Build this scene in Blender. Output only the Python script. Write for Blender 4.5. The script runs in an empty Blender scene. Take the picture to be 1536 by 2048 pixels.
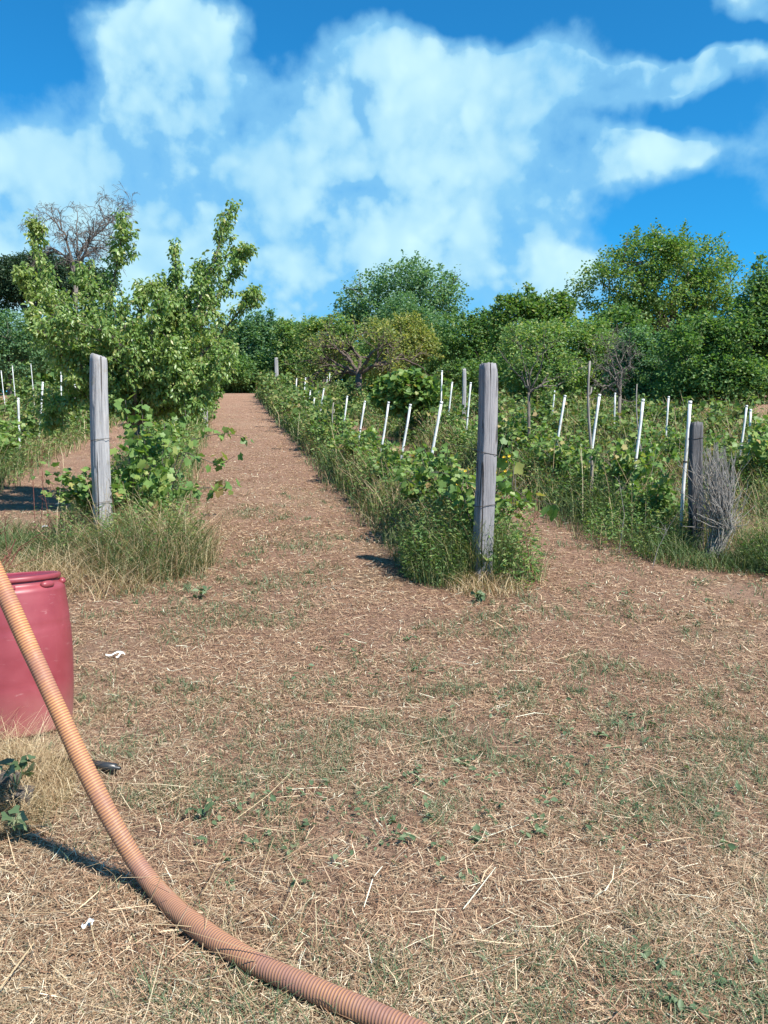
import bpy, math, random
import numpy as np
R = math.radians
random.seed(7)
rng = np.random.default_rng(11)
SC = bpy.context.scene
COL = SC.collection

# ------------------------------------------------------------------ camera
FPX, CX, CY = 1650.0, 768.0, 1024.0          # focal length in photograph pixels
PITCH = math.atan((1024 - 890) / FPX)
EYE = 1.6
cam_d = bpy.data.cameras.new('camera')
cam = bpy.data.objects.new('camera', cam_d)
COL.objects.link(cam)
cam.location = (0, 0, EYE)
cam.rotation_euler = (math.pi / 2 - PITCH, 0, 0)
cam_d.sensor_fit = 'VERTICAL'
cam_d.sensor_height = 36.0
cam_d.lens = 36.0 * FPX / 2048.0
cam_d.clip_start = 0.05
cam_d.clip_end = 3000
SC.camera = cam

# ------------------------------------------------------------------ exposure, sun
SC.view_settings.view_transform = 'Standard'
SC.view_settings.look = 'None'
SC.view_settings.exposure = 0.9
SC.view_settings.gamma = 1.0
SUN = np.array([0.62, -0.55, 1.0]); SUN /= np.linalg.norm(SUN)
EL = math.asin(SUN[2])
sun_d = bpy.data.lights.new('sun', 'SUN')
sun_d.energy = 5.0
sun_d.angle = R(0.53)
sun_d.color = (1.0, 0.95, 0.87)
sun = bpy.data.objects.new('sun', sun_d)
COL.objects.link(sun)
sun.rotation_euler = (math.pi / 2 - EL, 0, math.atan2(SUN[0], -SUN[1]))


def ray(px, py):
    a, b = (px - CX) / FPX, (CY - py) / FPX
    c, s = math.cos(PITCH), math.sin(PITCH)
    return np.array([a, c + b * s, -s + b * c])


# ------------------------------------------------------------------ world: sky and clouds
W = bpy.data.worlds.new('World')
SC.world = W
W.use_nodes = True
nt = W.node_tree
nt.nodes.clear()


def N(t, **kw):
    n = nt.nodes.new(t)
    for k, v in kw.items():
        setattr(n, k, v)
    return n


def mth(op, a, b=None, clamp=False):
    n = N('ShaderNodeMath', operation=op, use_clamp=clamp)
    for i, v in enumerate((a, b)):
        if v is None:
            continue
        if isinstance(v, (int, float)):
            n.inputs[i].default_value = v
        else:
            nt.links.new(v, n.inputs[i])
    return n.outputs[0]


out = N('ShaderNodeOutputWorld')
bg = N('ShaderNodeBackground')
bg.inputs['Strength'].default_value = 0.1
nt.links.new(bg.outputs[0], out.inputs[0])
sky = N('ShaderNodeTexSky', sky_type='NISHITA')
sky.sun_disc = False
sky.sun_elevation = EL
sky.sun_rotation = math.atan2(SUN[0], SUN[1])
sky.altitude = 200
sky.air_density = 1.0
sky.dust_density = 0.3
sky.ozone_density = 2.5
tint = N('ShaderNodeMix', data_type='RGBA', blend_type='MULTIPLY')
tint.inputs['Factor'].default_value = 1.0
nt.links.new(sky.outputs[0], tint.inputs[6])
tint.inputs[7].default_value = (0.11, 0.7, 1.0, 1)
tc = N('ShaderNodeTexCoord')
sep = N('ShaderNodeSeparateXYZ')
nt.links.new(tc.outputs['Generated'], sep.inputs[0])
az = mth('ARCTAN2', sep.outputs[0], sep.outputs[1])
el = mth('ARCSINE', sep.outputs[2])
cmb = N('ShaderNodeCombineXYZ')
nt.links.new(az, cmb.inputs[0])
nt.links.new(el, cmb.inputs[1])
# warped angular coordinates, so that the cloud edges are ragged
def noise(scale, detail, rough, w=None, src=None):
    n = N('ShaderNodeTexNoise')
    n.inputs['Scale'].default_value = scale
    n.inputs['Detail'].default_value = detail
    n.inputs['Roughness'].default_value = rough
    nt.links.new(src or cmb.outputs[0], n.inputs['Vector'])
    return n
wn = noise(9.0, 4.0, 0.55)
wsub = N('ShaderNodeVectorMath', operation='SUBTRACT')
nt.links.new(wn.outputs['Color'], wsub.inputs[0])
wsub.inputs[1].default_value = (0.5, 0.5, 0.5)
wsc = N('ShaderNodeVectorMath', operation='SCALE')
nt.links.new(wsub.outputs[0], wsc.inputs[0])
wsc.inputs['Scale'].default_value = 0.075
wadd = N('ShaderNodeVectorMath', operation='ADD')
nt.links.new(cmb.outputs[0], wadd.inputs[0])
nt.links.new(wsc.outputs[0], wadd.inputs[1])
CLOUDS = [
    (70, 400, 260, 120, 1.1), (350, 330, 110, 130, .85), (345, 190, 110, 110, .95), (330, 70, 120, 70, .55),
    (430, 95, 80, 60, .35), (240, 170, 70, 60, .4), (640, 290, 140, 110, .95), (880, 225, 150, 120, 1.0), (730, 120, 80, 60, .5),
    (600, 190, 90, 70, .55), (1040, 140, 120, 75, .8), (1200, 130, 150, 60, 1.1), (1370, 128, 110, 34, .7), (1440, 142, 80, 26, .75), (1300, 150, 120, 34, .5), (1320, 300, 100, 34, .7), (760, 75, 55, 45, .5), (630, 95, 55, 40, .4), (215, 60, 60, 40, .35), (420, 30, 120, 40, .35),
    (1090, 300, 130, 55, .85), (1230, 310, 140, 55, 1.1), (900, 400, 230, 90, .9), (560, 480, 420, 120, .95), (300, 480, 250, 90, .5), (500, 540, 620, 150, .6), (760, 420, 330, 110, .5), (340, 260, 140, 150, .5), (760, 470, 220, 60, .5),
    (950, 530, 200, 90, .8), (1500, 25, 80, 50, .9), (180, 600, 330, 120, .8), (620, 620, 460, 90, .85),
    (1110, 590, 130, 60, .7), (1490, 590, 150, 45, .3),
    (60, 150, 110, 90, -.6), (478, 265, 35, 55, -.6), (200, 275, 50, 30, -.4), (1340, 225, 110, 30, -.3),
    (560, 60, 60, 50, -.35), (1320, 470, 210, 90, -.9), (640, 385, 90, 18, -.25), (930, 40, 80, 40, -.4), (720, 20, 200, 30, -.3), (768, -50, 900, 65, -.6), (1405, 72, 55, 34, -1.1), (1470, 88, 90, 20, -1.2), (1290, 70, 90, 24, -.4), (1250, 60, 130, 28, -.5), (1290, 225, 120, 26, -.35), (950, 75, 60, 30, -.3),
]
cov = None
for (cx, cy, rx, ry, amp) in CLOUDS:
    d = ray(cx, cy); d = d / np.linalg.norm(d)
    sub = N('ShaderNodeVectorMath', operation='SUBTRACT')
    nt.links.new(wadd.outputs[0], sub.inputs[0])
    sub.inputs[1].default_value = (math.atan2(d[0], d[1]), math.asin(d[2]), 0)
    mul = N('ShaderNodeVectorMath', operation='MULTIPLY')
    nt.links.new(sub.outputs[0], mul.inputs[0])
    mul.inputs[1].default_value = (FPX / rx, FPX / ry, 0)
    dot = N('ShaderNodeVectorMath', operation='DOT_PRODUCT')
    nt.links.new(mul.outputs[0], dot.inputs[0])
    nt.links.new(mul.outputs[0], dot.inputs[1])
    g = mth('MULTIPLY', mth('POWER', 2.718, mth('MULTIPLY', dot.outputs['Value'], -0.9)), amp)
    cov = g if cov is None else mth('ADD', cov, g)
n_big = noise(5.0, 6.0, 0.58)
n_det = noise(11.0, 6.0, 0.6)
n_fine = noise(30.0, 4.0, 0.6)
elsewhere = mth('MULTIPLY', mth('SUBTRACT', n_big.outputs['Fac'], 0.44), 1.1)
cov = mth('ADD', cov, elsewhere)
vor = N('ShaderNodeTexVoronoi', feature='SMOOTH_F1')
vor.inputs['Scale'].default_value = 10.5
vor.inputs['Detail'].default_value = 2.0
vor.inputs['Roughness'].default_value = 0.5
vor.inputs['Lacunarity'].default_value = 2.3
vor.inputs['Smoothness'].default_value = 0.8
nt.links.new(wadd.outputs[0], vor.inputs['Vector'])
puff = mth('SUBTRACT', 0.5, vor.outputs['Distance'])
base_c = mth('MINIMUM', cov, 1.02)
n_hole = noise(8.0, 3.0, 0.5)
cov = mth('ADD', mth('ADD', base_c, 0.3), mth('MULTIPLY', puff, 1.0))
cov = mth('ADD', cov, mth('MULTIPLY', mth('SUBTRACT', n_det.outputs['Fac'], 0.5), 1.25))
cov = mth('ADD', cov, mth('MULTIPLY', mth('SUBTRACT', n_hole.outputs['Fac'], 0.5), 1.1))
cov = mth('ADD', cov, mth('MULTIPLY', mth('SUBTRACT', n_fine.outputs['Fac'], 0.5), 0.35))


def sstep(v, a, b):
    m = N('ShaderNodeMapRange', interpolation_type='SMOOTHSTEP')
    m.inputs['From Min'].default_value = a
    m.inputs['From Max'].default_value = b
    nt.links.new(v, m.inputs['Value'])
    return m.outputs[0]


dense = sstep(cov, 0.34, 0.9)
veil = sstep(cov, 0.0, 0.75)
alpha = mth('MAXIMUM', dense, mth('MULTIPLY', veil, 0.8))
ramp = N('ShaderNodeValToRGB')
ramp.color_ramp.elements[0].position = 0.1
ramp.color_ramp.elements[0].color = (1.45, 3.4, 5.1, 1)
ramp.color_ramp.elements[1].position = 0.95
ramp.color_ramp.elements[1].color = (3.6, 5.3, 5.6, 1)
core = mth('ADD', mth('MULTIPLY', sstep(cov, .2, 1.15), .85), mth('MULTIPLY', puff, 0.85))
nt.links.new(core, ramp.inputs[0])
mixc = N('ShaderNodeMix', data_type='RGBA')
nt.links.new(mth('MULTIPLY', alpha, 0.97), mixc.inputs['Factor'])
nt.links.new(tint.outputs[2], mixc.inputs[6])
nt.links.new(ramp.outputs[0], mixc.inputs[7])
nt.links.new(mixc.outputs[2], bg.inputs['Color'])
W.cycles.sampling_method = 'MANUAL'
W.cycles.sample_map_resolution = 512
SC.cycles.max_bounces = 6
SC.cycles.diffuse_bounces = 3
SC.cycles.transmission_bounces = 4
SC.cycles.transparent_max_bounces = 4

# ------------------------------------------------------------------ numeric helpers
def vnoise(x, y, seed=0):
    x = np.asarray(x, float); y = np.asarray(y, float)
    xi, yi = np.floor(x), np.floor(y)
    xf, yf = x - xi, y - yi
    xf = xf * xf * (3 - 2 * xf); yf = yf * yf * (3 - 2 * yf)
    def h(a, b):
        v = np.sin(a * 127.1 + b * 311.7 + seed * 74.7) * 43758.5453
        return v - np.floor(v)
    a, b, c, d = h(xi, yi), h(xi + 1, yi), h(xi, yi + 1), h(xi + 1, yi + 1)
    return (a * (1 - xf) + b * xf) * (1 - yf) + (c * (1 - xf) + d * xf) * yf


def fbm(x, y, seed=0, o=4):
    s, a, t = 0, .5, 0
    for i in range(o):
        s = s + a * vnoise(np.asarray(x) * 2 ** i, np.asarray(y) * 2 ** i, seed + i)
        t += a; a *= .5
    return s / t


def hill(x, y):
    """terrain height: flat yard, then a steady slope up to a crest"""
    y = np.asarray(y, float); x = np.asarray(x, float)
    k = 0.5
    up = 0.1 * np.logaddexp(0, (y - 4.0) / k) * k
    over = 0.1 * np.logaddexp(0, (y - 56.0) / 2.0) * 2.0
    return up - over + 0.035 * (fbm(x * .55, y * .55, 3) - .5) * np.clip((y - 3.5) / 4, 0.3, 1.5)


def gz(x, y):
    return float(hill(x, y))


def at(px, py, Y):
    d = ray(px, py)
    return np.array([0, 0, EYE]) + d * (Y / d[1])


def unit(v):
    v = np.asarray(v, float)
    return v / (np.linalg.norm(v, axis=-1, keepdims=True) + 1e-9)


class Geo:
    def __init__(self):
        self.V, self.F, self.n, self.A = [], [], 0, []

    def add(self, V, faces, attr=None):
        V = np.asarray(V, float).reshape(-1, 3)
        for f in faces:
            f = np.atleast_2d(np.asarray(f, np.int64))
            self.F.append(f + self.n)
        self.V.append(V); self.n += len(V)
        self.A.append(np.zeros(len(V)) if attr is None else np.asarray(attr, float))
        return self

    def inst(self, tv, tf, X, Y, Z, T, S):
        """copies of a small template; X, Y, Z are (n,3) axes, T places, S (n,) or (n,3) sizes"""
        S = np.asarray(S, float)
        if S.ndim == 1:
            S = np.stack([S, S, S], 1)
        n, k = len(T), len(tv)
        P = (T[:, None, :] + X[:, None, :] * (S[:, None, 0:1] * tv[None, :, 0:1])
             + Y[:, None, :] * (S[:, None, 1:2] * tv[None, :, 1:2]) + Z[:, None, :] * (S[:, None, 2:3] * tv[None, :, 2:3]))
        off = (np.arange(n) * k)[:, None, None]
        for f in tf:
            f = np.asarray(f)
            self.F.append((f[None, None, :] + off).reshape(n, -1) + self.n)
        self.V.append(P.reshape(-1, 3)); self.n += n * k
        self.A.append(np.zeros(n * k))
        return self

    def tube(self, pts, rad, seg=6, cap=True, twist=0):
        pts = np.asarray(pts, float); m = len(pts)
        rad = np.broadcast_to(np.asarray(rad, float), (m,))
        t = unit(np.gradient(pts, axis=0))
        ref = np.array([0, 0, 1.0]) if abs(t[0][2]) < .9 else np.array([1.0, 0, 0])
        u = np.zeros_like(pts); v = np.zeros_like(pts)
        a = unit(np.cross(t[0], ref))
        for i in range(m):
            a = unit(a - t[i] * np.dot(a, t[i]))
            u[i] = a; v[i] = np.cross(t[i], a)
        ang = np.arange(seg) / seg * 2 * np.pi
        P = pts[:, None] + rad[:, None, None] * (np.cos(ang)[None, :, None] * u[:, None] + np.sin(ang)[None, :, None] * v[:, None])
        i, j = np.meshgrid(np.arange(m - 1), np.arange(seg), indexing='ij')
        j2 = (j + 1) % seg
        q = np.stack([i * seg + j, i * seg + j2, (i + 1) * seg + j2, (i + 1) * seg + j], -1).reshape(-1, 4)
        fs = [q]
        if cap:
            fs += [np.arange(seg)[::-1][None], (np.arange(seg) + (m - 1) * seg)[None]]
        return self.add(P.reshape(-1, 3), fs)

    def lathe(self, prof, seg=48, center=(0, 0, 0)):
        prof = np.asarray(prof, float); m = len(prof)
        ang = np.arange(seg) / seg * 2 * np.pi
        P = np.stack([prof[:, 0:1] * np.cos(ang), prof[:, 0:1] * np.sin(ang), np.repeat(prof[:, 1:2], seg, 1)], -1)
        i, j = np.meshgrid(np.arange(m - 1), np.arange(seg), indexing='ij')
        j2 = (j + 1) % seg
        q = np.stack([i * seg + j, i * seg + j2, (i + 1) * seg + j2, (i + 1) * seg + j], -1).reshape(-1, 4)
        return self.add(P.reshape(-1, 3) + np.asarray(center), [q])

    def build(self, name, mat, parent=None, smooth=False, attr=None, loc=None):
        me = bpy.data.meshes.new(name)
        V = np.concatenate(self.V) if self.V else np.zeros((0, 3))
        me.vertices.add(len(V)); me.vertices.foreach_set('co', V.astype(np.float32).ravel())
        idx = np.concatenate([f.ravel() for f in self.F])
        tot = np.concatenate([np.full(len(f), f.shape[1]) for f in self.F])
        start = np.concatenate([[0], np.cumsum(tot)[:-1]])
        me.loops.add(len(idx)); me.loops.foreach_set('vertex_index', idx.astype(np.int32))
        me.polygons.add(len(tot)); me.polygons.foreach_set('loop_start', start.astype(np.int32))
        me.polygons.foreach_set('loop_total', tot.astype(np.int32))
        if smooth:
            me.polygons.foreach_set('use_smooth', np.ones(len(tot), bool))
        if attr:
            a = me.attributes.new(attr, 'FLOAT', 'POINT')
            a.data.foreach_set('value', np.concatenate(self.A).astype(np.float32))
        me.update(calc_edges=True)
        me.materials.append(mat)
        o = bpy.data.objects.new(name, me)
        COL.objects.link(o)
        if parent is not None:
            o.parent = parent
        if loc is not None:
            o.location = loc
        return o


def tag(o, label=None, cat=None, group=None, kind=None):
    if label: o['label'] = label
    if cat: o['category'] = cat
    if group: o['group'] = group
    if kind: o['kind'] = kind
    return o


def thing(name, label, cat, loc=(0, 0, 0), group=None, rz=0):
    o = bpy.data.objects.new(name, None)
    o.empty_display_size = .2
    COL.objects.link(o)
    o.location = tuple(float(c) for c in loc)
    o.rotation_euler = (0, 0, rz)
    return tag(o, label, cat, group)


def dup(root, loc, rz=0, scale=(1, 1, 1), label=None, group=None):
    r = root.copy(); COL.objects.link(r)
    r.location = tuple(float(c) for c in loc); r.rotation_euler = (0, 0, rz); r.scale = scale
    if label: r['label'] = label
    if group: r['group'] = group
    for ch in list(root.children):
        c = ch.copy(); COL.objects.link(c); c.parent = r
    return r


# ------------------------------------------------------------------ materials
def new_mat(name):
    m = bpy.data.materials.new(name); m.use_nodes = True
    m.node_tree.nodes.clear()
    o = m.node_tree.nodes.new('ShaderNodeOutputMaterial')
    return m, m.node_tree, o


class NB:
    """little node-building helper"""
    def __init__(self, tree): self.t = tree
    def n(self, typ, **kw):
        x = self.t.nodes.new(typ)
        for k, v in kw.items(): setattr(x, k, v)
        return x
    def l(self, a, b): self.t.links.new(a, b)
    def noise(self, vec, scale, detail=4, rough=.55, dist=0):
        x = self.n('ShaderNodeTexNoise')
        x.inputs['Scale'].default_value = scale; x.inputs['Detail'].default_value = detail
        x.inputs['Roughness'].default_value = rough; x.inputs['Distortion'].default_value = dist
        if vec is not None: self.l(vec, x.inputs['Vector'])
        return x.outputs['Fac']
    def ramp(self, fac, stops):
        x = self.n('ShaderNodeValToRGB')
        e = x.color_ramp.elements
        while len(e) < len(stops): e.new(.5)
        for i, (p, c) in enumerate(stops):
            e[i].position = p; e[i].color = tuple(c) + (1,)
        self.l(fac, x.inputs[0])
        return x.outputs[0]
    def mix(self, fac, a, b, blend='MIX'):
        x = self.n('ShaderNodeMix', data_type='RGBA', blend_type=blend)
        for s, v in ((x.inputs['Factor'], fac), (x.inputs[6], a), (x.inputs[7], b)):
            if isinstance(v, (int, float)): s.default_value = v
            elif isinstance(v, tuple): s.default_value = v + (1,)
            else: self.l(v, s)
        return x.outputs[2]
    def rng(self, v, a, b, c=0, d=1):
        x = self.n('ShaderNodeMapRange'); x.clamp = True
        for i, q in zip(('From Min', 'From Max', 'To Min', 'To Max'), (a, b, c, d)): x.inputs[i].default_value = q
        self.l(v, x.inputs['Value'])
        return x.outputs[0]
    def mapping(self, vec, scale=(1, 1, 1)):
        x = self.n('ShaderNodeMapping'); x.inputs['Scale'].default_value = scale
        self.l(vec, x.inputs['Vector'])
        return x.outputs[0]
    def bsdf(self, col, rough=.6, spec=.3, **kw):
        x = self.n('ShaderNodeBsdfPrincipled')
        if isinstance(col, tuple): x.inputs['Base Color'].default_value = col + (1,)
        else: self.l(col, x.inputs['Base Color'])
        if isinstance(rough, (int, float)): x.inputs['Roughness'].default_value = rough
        else: self.l(rough, x.inputs['Roughness'])
        x.inputs['Specular IOR Level'].default_value = spec
        return x
    def bump(self, h, strength=.5, dist=.01):
        x = self.n('ShaderNodeBump'); x.inputs['Strength'].default_value = strength
        x.inputs['Distance'].default_value = dist
        self.l(h, x.inputs['Height'])
        return x.outputs[0]


def leaf_mat(name, stops, trans=.3, rough=.45, spec=.35, patch=None, patch_scale=.6):
    """one random tone per leaf, plus an optional larger patch of another tone"""
    m, t, o = new_mat(name); b = NB(t)
    geo = b.n('ShaderNodeNewGeometry')
    col = b.ramp(geo.outputs['Random Per Island'], stops)
    if patch:
        tcn = b.n('ShaderNodeTexCoord')
        f = b.rng(b.noise(tcn.outputs['Object'], patch_scale, 3), .52, .68, 0, .75)
        col = b.mix(f, col, patch)
    p = b.bsdf(col, rough, spec)
    tr = b.n('ShaderNodeBsdfTranslucent')
    b.l(b.mix(1.0, col, (1.25, 1.35, .55), 'MULTIPLY'), tr.inputs[0])
    ms = b.n('ShaderNodeMixShader'); ms.inputs[0].default_value = trans
    b.l(p.outputs[0], ms.inputs[1]); b.l(tr.outputs[0], ms.inputs[2]); b.l(ms.outputs[0], o.inputs[0])
    return m


def bark_mat(name, a, c, scale=14, stretch=.25):
    m, t, o = new_mat(name); b = NB(t)
    tcn = b.n('ShaderNodeTexCoord')
    v = b.mapping(tcn.outputs['Object'], (scale, scale, scale * stretch))
    f = b.noise(v, 1.0, 6, .65)
    p = b.bsdf(b.ramp(f, [(.3, a), (.7, c)]), .85, .15)
    b.l(b.bump(f, .7, .02), p.inputs['Normal']); b.l(p.outputs[0], o.inputs[0])
    return m


M = {}
M['pear'] = leaf_mat('pear_leaf', [(0, (0.132, 0.231, 0.066)), (.5, (0.198, 0.308, 0.088)), (.85, (0.286, 0.374, 0.121)), (1, (0.418, 0.396, 0.154))], .42, .38, .5,
                     patch=(.25, .31, .085), patch_scale=1.1)
M['vine'] = leaf_mat('vine_leaf', [(0, (.1, .185, .05)), (.6, (.165, .265, .07)), (.88, (.25, .32, .09)), (.97, (.34, .32, .11)), (1, (.36, .2, .1))], .35, .5, .35)
M['vine_far'] = leaf_mat('vine_leaf_dull', [(0, (.09, .165, .048)), (.6, (.15, .23, .066)), (.88, (.23, .27, .09)), (1, (.32, .23, .11))], .3, .55, .25)
M['walnut'] = leaf_mat('walnut_leaf', [(0, (0.092, 0.185, 0.050)), (.7, (0.144, 0.249, 0.063)), (1, (0.278, 0.304, 0.082))], .42, .45, .4)
M['dark'] = leaf_mat('dark_leaf', [(0, (0.077, 0.163, 0.055)), (.7, (0.126, 0.233, 0.073)), (1, (0.262, 0.322, 0.106))], .42, .5, .3)
M['mid'] = leaf_mat('mid_leaf', [(0, (0.110, 0.219, 0.073)), (.7, (0.186, 0.290, 0.091)), (1, (0.373, 0.385, 0.141))], .42, .5, .3)
M['olive'] = leaf_mat('olive_leaf', [(0, (0.145, 0.201, 0.065)), (.6, (0.243, 0.283, 0.088)), (1, (0.443, 0.389, 0.126))], .42, .5, .3)
M['blue'] = leaf_mat('cool_leaf', [(0, (0.081, 0.184, 0.098)), (.7, (0.134, 0.245, 0.119)), (1, (0.230, 0.318, 0.135))], .42, .5, .35)
M['pine'] = leaf_mat('pine_needle', [(0, (.03, .06, .032)), (.7, (.045, .085, .042)), (1, (.08, .11, .06))], .2, .6, .2)
M['grass'] = leaf_mat('green_grass', [(0, (0.053, 0.100, 0.033)), (.5, (0.090, 0.142, 0.050)), (.8, (0.159, 0.195, 0.083)), (1, (0.297, 0.271, 0.142))], .25, .55, .25)
M['dry'] = leaf_mat('dry_grass', [(0, (0.230, 0.144, 0.081)), (.5, (0.380, 0.276, 0.161)), (.85, (0.529, 0.414, 0.253)), (1, (0.690, 0.575, 0.391))], .2, .6, .25)
M['straw'] = leaf_mat('straw', [(0, (0.168, 0.087, 0.050)), (.4, (0.329, 0.196, 0.119)), (.75, (0.504, 0.336, 0.210)), (.93, (0.728, 0.546, 0.350)), (1, (0.800, 0.800, 0.616))], .1, .6, .3)
M['tuft'] = leaf_mat('tuft_green', [(0, (.07, .115, .055)), (.6, (.11, .165, .08)), (1, (.2, .235, .13))], .25, .5, .3)
M['twig'] = bark_mat('grey_twig', (.17, .155, .14), (.38, .35, .32), 30)
M['bark'] = bark_mat('tree_bark', (.05, .042, .036), (.18, .155, .135), 9)
M['bark_pale'] = bark_mat('pale_bark', (.13, .115, .1), (.33, .3, .27), 12)
M['brownbark'] = bark_mat('brown_grey_bark', (.085, .07, .06), (.19, .165, .145), 20)
M['deadwood'] = bark_mat('dead_wood', (.07, .05, .042), (.16, .12, .1), 12)


def plain_mat(name, col, rough=.5, spec=.4, var=.15, scale=8, bump=0):
    m, t, o = new_mat(name); b = NB(t)
    tcn = b.n('ShaderNodeTexCoord')
    f = b.noise(tcn.outputs['Object'], scale, 5, .6)
    lo = tuple(c * (1 - var) for c in col); hi = tuple(min(1, c * (1 + var)) for c in col)
    p = b.bsdf(b.ramp(f, [(.3, lo), (.7, hi)]), rough, spec)
    if bump: b.l(b.bump(f, bump, .01), p.inputs['Normal'])
    b.l(p.outputs[0], o.inputs[0])
    return m


M['stake'] = plain_mat('white_stake_plastic', (.6, .605, .59), .5, .35, .3, 7)
M['wire'] = plain_mat('rusty_wire', (.06, .05, .045), .6, .4, .3, 60)
M['petal_white'] = plain_mat('white_petal', (.8, .82, .8), .6, .2, .05)
M['petal_yellow'] = plain_mat('yellow_petal', (.75, .5, .03), .6, .2, .1)


def wood_mat(name, a, c, dark, bscale=1.0, lichen=None):
    m, t, o = new_mat(name); b = NB(t)
    tcn = b.n('ShaderNodeTexCoord')
    fine = b.noise(b.mapping(tcn.outputs['Object'], (70, 70, 3.0)), 1, 6, .65)
    wide = b.noise(b.mapping(tcn.outputs['Object'], (14, 14, 1.0)), 1, 4, .6, .4)
    blot = b.noise(b.mapping(tcn.outputs['Object'], (6, 6, 2.6)), 1, 4, .6)
    crack = b.rng(b.noise(b.mapping(tcn.outputs['Object'], (24, 24, .8)), 1, 3, .5, .6), .36, .42, 1, 0)
    col = b.ramp(fine, [(.3, a), (.72, c)])
    col = b.mix(b.rng(wide, .45, .7, 0, .55), col, tuple(x * .72 for x in a))
    col = b.mix(b.rng(blot, .6, .75, 0, .6), col, dark)
    col = b.mix(crack, col, tuple(x * .3 for x in dark))
    if lichen:
        col = b.mix(b.rng(b.noise(tcn.outputs['Object'], 9, 4, .6), .6, .72, 0, .55), col, lichen)
    p = b.bsdf(col, .85, .15)
    h = b.n('ShaderNodeMath', operation='SUBTRACT'); b.l(fine, h.inputs[0]); b.l(crack, h.inputs[1])
    b.l(b.bump(h.outputs[0], .8, .012 * bscale), p.inputs['Normal'])
    b.l(p.outputs[0], o.inputs[0])
    return m


M['post_l'] = wood_mat('weathered_post_wood', (.235, .23, .24), (.44, .425, .42), (.17, .135, .105), 1, (.25, .22, .12))
M['post_r'] = wood_mat('cracked_post_wood', (.165, .16, .172), (.34, .325, .33), (.11, .09, .085))
M['post_d'] = wood_mat('shade_dark_post_wood', (.04, .037, .037), (.19, .185, .19), (.012, .011, .011))  # wood tone darkened so the colour carries the shade on this post

# ------------------------------------------------------------------ ground
def ground_material():
    m, t, o = new_mat('mown_ground'); b = NB(t)
    tcn = b.n('ShaderNodeTexCoord'); v = tcn.outputs['Object']
    fib = b.noise(b.mapping(v, (26, 60, 30)), 1, 6, .7, 1.2)
    fib2 = b.noise(b.mapping(v, (75, 30, 30)), 1, 5, .7, 1.5)
    mid = b.noise(v, 3.2, 6, .65)
    big = b.noise(v, .55, 5, .6)
    grn = b.noise(v, 1.3, 6, .7)
    col = b.ramp(fib, [(.28, (.19, .115, .08)), (.5, (.3, .178, .122)), (.68, (.395, .258, .182)), (.85, (.54, .42, .3))])
    col2 = b.ramp(fib2, [(.3, (.22, .135, .095)), (.55, (.33, .2, .14)), (.8, (.46, .335, .245))])
    col = b.mix(.5, col, col2)
    col = b.mix(b.rng(mid, .45, .75, 0, .45), col, (.2, .115, .078))
    col = b.mix(b.rng(big, .5, .7, 0, .35), col, (.42, .3, .21))
    grn2 = b.noise(v, 2.6, 5, .7)
    col = b.mix(b.rng(grn, .52, .72, 0, .42), col, (.17, .165, .095))
    col = b.mix(b.rng(grn2, .55, .75, 0, .4), col, (.16, .085, .058))
    p = b.bsdf(col, .95, .08)
    h = b.n('ShaderNodeMath', operation='ADD'); b.l(fib, h.inputs[0]); b.l(fib2, h.inputs[1])
    b.l(b.bump(h.outputs[0], .9, .03), p.inputs['Normal'])
    b.l(p.outputs[0], o.inputs[0])
    return m


def spaced(lo, hi, near, grow, step):
    xs = [near]; s = step
    while xs[-1] < hi:
        xs.append(xs[-1] + s); s *= grow
    xs2 = []; s = step; p = near
    while p > lo:
        p -= s; s *= grow; xs2.append(p)
    return np.array(xs2[::-1] + xs)


gx = np.concatenate([-np.geomspace(300, 3, 46), np.linspace(-2.94, 2.94, 110), np.geomspace(3, 300, 46)])
gy = np.concatenate([-np.geomspace(200, 1, 24), np.linspace(-.9, 1.6, 8), np.linspace(1.65, 9, 150), np.geomspace(9.05, 600, 110)])
GX, GY = np.meshgrid(gx, gy, indexing='ij')
near_w = np.clip(1 - np.abs(GY - 4) / 9, 0, 1)
GZ = hill(GX, GY) + near_w * .03 * (fbm(GX * 5, GY * 5, 21, 3) - .5)
nx, ny = len(gx), len(gy)
i, j = np.meshgrid(np.arange(nx - 1), np.arange(ny - 1), indexing='ij')
q = np.stack([i * ny + j, (i + 1) * ny + j, (i + 1) * ny + j + 1, i * ny + j + 1], -1).reshape(-1, 4)
g = Geo(); g.add(np.stack([GX, GY, GZ], -1).reshape(-1, 3), [q])
tag(g.build('ground', ground_material(), smooth=True), kind='structure')


def gzn(x, y):
    return hill(x, y) + np.clip(1 - np.abs(np.asarray(y) - 4) / 9, 0, 1) * .03 * (fbm(np.asarray(x) * 5, np.asarray(y) * 5, 21, 3) - .5)


# vine rows: x = c - 0.188 y
SLOPE = 0.188
ROWC = {-1: -7.2, 0: -4.25, 1: -1.31, 2: 2.30, 3: 4.95, 4: 7.65, 5: 10.4, 6: 13.2}
def row_x(k, y): return ROWC[k] - SLOPE * y


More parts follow.
